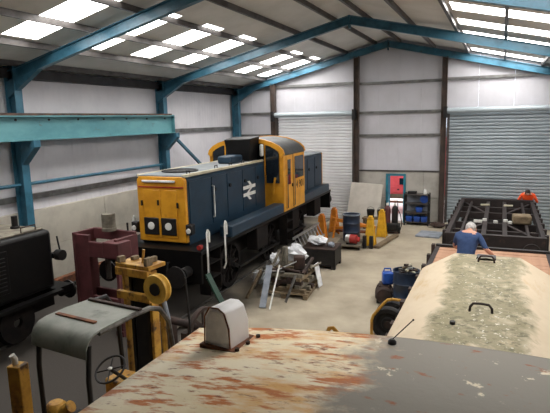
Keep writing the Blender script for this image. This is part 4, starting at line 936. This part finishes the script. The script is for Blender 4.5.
# ================================================================== PEOPLE
def figure(name, label, loc, rz, J, edges, mats, pick, hair, root=0):
    me = bpy.data.meshes.new(name); names = list(J)
    me.from_pydata([J[k][0] for k in names], [(names.index(a), names.index(b)) for a, b in edges], [])
    o = bpy.data.objects.new(name, me); COL.objects.link(o)
    md = o.modifiers.new('skin', 'SKIN'); md.use_smooth_shade = True
    if not me.skin_vertices: me.skin_vertices.new()
    for i, k in enumerate(names):
        r = J[k][1]; r = r if isinstance(r, tuple) else (r, r); me.skin_vertices[0].data[i].radius = r; me.skin_vertices[0].data[i].use_root = (i == root)
    sb = o.modifiers.new('sub', 'SUBSURF'); sb.levels = 2; sb.render_levels = 2
    dg = bpy.context.evaluated_depsgraph_get(); nm = bpy.data.meshes.new_from_object(o.evaluated_get(dg))
    o.modifiers.clear(); o.data = nm
    nm.materials.clear()
    for m in mats: nm.materials.append(MATS[m])
    for p in nm.polygons: p.material_index = pick(p.center); p.use_smooth = True
    tag(o, label, 'person'); o.location = loc; o.rotation_euler = (0, 0, R(rz))
    for fn in hair: fn(o)
    return o
def hand(J, E, base, tip, side, k):
    """palm and five curled fingers from a wrist joint; tip direction d, side = thumb side vector"""
    b = Vector(base); d = Vector(tip).normalized(); s_ = Vector(side).normalized(); nrm = d.cross(s_)
    J[k + 'palm'] = (tuple(b + d * .055), (.030, .020)); E.append((k + 'wrist', k + 'palm'))
    for i, (o_, ln) in enumerate(((.030, .070), (.010, .080), (-.010, .074), (-.028, .058))):
        r0 = b + d * .09 + s_ * o_; m_ = r0 + d * ln * .5; e = m_ + (d * .8 - nrm * .6).normalized() * ln * .5
        J[k + 'f%da' % i] = (tuple(r0), .0095); J[k + 'f%db' % i] = (tuple(m_), .0085); J[k + 'f%dc' % i] = (tuple(e), .007)
        E += [(k + 'palm', k + 'f%da' % i), (k + 'f%da' % i, k + 'f%db' % i), (k + 'f%db' % i, k + 'f%dc' % i)]
    r0 = b + d * .035 + s_ * .035; m_ = r0 + (d + s_ * .7).normalized() * .04; J[k + 't0'] = (tuple(r0), .012); J[k + 't1'] = (tuple(m_), .010); J[k + 't2'] = (tuple(m_ + d * .03), .008)
    E += [(k + 'palm', k + 't0'), (k + 't0', k + 't1'), (k + 't1', k + 't2')]
def body(lean=(0, 0), la=None, ra=None, kneel=False, bow=0):
    """standing figure facing +Y, 1.75 m; lean shifts the upper body"""
    lx, ly = lean; dz = .43 if kneel else 0
    def up(x, y, z): t = max(0, (z - .95)) / .75; return (x + lx * t, y + ly * t, z - .5 * (lx * lx + ly * ly) * t * .6 - dz)
    J = {'pelvis': (up(0, 0, .95), (.165, .125)), 'waist': (up(0, 0, 1.08), (.165, .12)), 'chest': (up(0, -.01, 1.28), (.19, .135)), 'upper': (up(0, -.01, 1.40), (.17, .11)), 'neck': (up(0, .0, 1.50), (.058, .062)),
         'jaw': (up(0, .035 + .07 * bow, 1.57 - .06 * bow), (.062, .07)), 'head': (up(0, .03 + .12 * bow, 1.645 - .12 * bow), (.078, .098)), 'crown': (up(0, .015 + .15 * bow, 1.70 - .14 * bow), (.066, .085))}
    E = [('pelvis', 'waist'), ('waist', 'chest'), ('chest', 'upper'), ('upper', 'neck'), ('neck', 'jaw'), ('jaw', 'head'), ('head', 'crown')]
    for s, k in ((-1, 'l'), (1, 'r')):
        J[k + 'hip'] = ((s * .10, 0, .88), .092); J[k + 'knee'] = ((s * .11, .02, .50), .062); J[k + 'calf'] = ((s * .11, -.02, .36), .058); J[k + 'ankle'] = ((s * .12, -.02, .09), .042); J[k + 'heel'] = ((s * .12, -.05, .045), .042); J[k + 'toe'] = ((s * .13, .16, .035), (.045, .032))
        if kneel:
            J[k + 'hip'] = ((s * .10, .01, .88 - dz), .095); J[k + 'knee'] = ((s * .13, .08, .075), .068); J[k + 'calf'] = ((s * .13, -.1, .07), .058); J[k + 'ankle'] = ((s * .13, -.33, .055), .04); J[k + 'heel'] = ((s * .13, -.38, .085), .04); J[k + 'toe'] = ((s * .13, -.43, .03), (.04, .026))
        E += [('pelvis', k + 'hip'), (k + 'hip', k + 'knee'), (k + 'knee', k + 'calf'), (k + 'calf', k + 'ankle'), (k + 'ankle', k + 'heel'), (k + 'heel', k + 'toe')]
        sh = up(s * .19, -.01, 1.42); J[k + 'shoulder'] = (sh, .066)
        el, wr_ = (la if s < 0 else ra)
        J[k + 'bicep'] = (tuple(Vector(sh).lerp(Vector(el), .5)), .055); J[k + 'elbow'] = (el, .042); J[k + 'fore'] = (tuple(Vector(el).lerp(Vector(wr_), .35)), .042); J[k + 'wrist'] = (wr_, .028)
        E += [('upper', k + 'shoulder'), (k + 'shoulder', k + 'bicep'), (k + 'bicep', k + 'elbow'), (k + 'elbow', k + 'fore'), (k + 'fore', k + 'wrist')]
        hand(J, E, wr_, Vector(wr_) - Vector(el), (-s * .6, .8, 0), k)
    return J, E, up
def head_bits(up, hair_m, bow=0):
    c = Vector(up(0, .02 + .125 * bow, 1.655 - .125 * bow))
    def h(o):
        mb = MB().ball((0, 0, 0), 1, 18); vs = []
        rn = random.Random(4)
        for v in mb.v:
            k = rn.uniform(.97, 1.04); z = v[2]; y = v[1]
            lowest = -.1 if y > .25 else -.75
            vs.append((c.x + v[0] * .095 * k, c.y - .012 + y * .115 * k, c.z + .02 + max(z, lowest) * .105 * k))
        mb.v = vs; mb.build('hair', hair_m, o, True)
        for s in (-1, 1):
            MB().ball(c + Vector((s * .088, .0, -.02)), 1, 8, (.014, .022, .036)).build('ear', 'skin', o, True)
            e = MB().ball(c + Vector((s * .034, .098, -.005)), .013, 8).build('eye', 'white', o, True); MB().ball(c + Vector((s * .034, .109, -.005)), .006, 8).build('iris', 'dark', e, True)
        MB().loft([c + Vector((-.016, .105, -.045)), c + Vector((.016, .105, -.045)), c + Vector((.006, .1, .0)), c + Vector((-.006, .1, .0))], [c + Vector((-.01, .128, -.042)), c + Vector((.01, .128, -.042)), c + Vector((.004, .108, .0)), c + Vector((-.004, .108, .0))]).build('nose', 'skin', o, True)
        MB().ball(c + Vector((0, .096, -.075)), 1, 8, (.026, .008, .007)).build('mouth', 'red', o, True)
    return h
# man in the navy shirt: back to the camera on the wagon deck, right hand down on the bonnet end
J, E, up = body((.04, .34), la=((-.24, .36, .72), (-.12, .56, .6)), ra=((.36, .06, .78), (.50, .20, .62)), kneel=True, bow=1)
def pick1(c):
    if c.z < .56 and abs(c.x) < .24: return 3 if c.y < -.3 else 2
    if (c.z > 1.03 and abs(c.x - .04) < .12) or (c.y > .44 and c.z > .9): return 0
    return 0 if ((c.z < .80 and abs(c.x) > .23) or (c.y > .3 and c.z < .85)) else 1
figure('person', 'grey haired person in navy shirt kneeling with back turned on wagon deck', (-.53, 9.75, 1.105), -6, J, E, ['skin', 'shirt_navy', 'trousers', 'dark'], pick1, [head_bits(up, 'hair_grey', 1)])
J, E, up = body((0, .36), la=((-.32, .28, 1.16), (-.24, .46, 1.32)), ra=((.32, .28, 1.16), (.24, .46, 1.32)), bow=1)
def pick2(c):
    if c.z < .11: return 3
    if c.z < .92: return 2 if abs(c.x) < .27 and c.y < .3 else 0
    if (c.z > 1.42 and abs(c.x) < .12) or (c.y > .38 and c.z > 1.3 and abs(c.x) < .14): return 0
    return 0 if c.y > .46 and c.z < 1.3 else 1
p2 = figure('person', 'person in orange hi-vis bending over far end of the bare underframe', (.96, 20.74, 0), 176, J, E, ['skin', 'hi_vis', 'trousers', 'dark'], pick2, [head_bits(up, 'hair_dark', 1)])
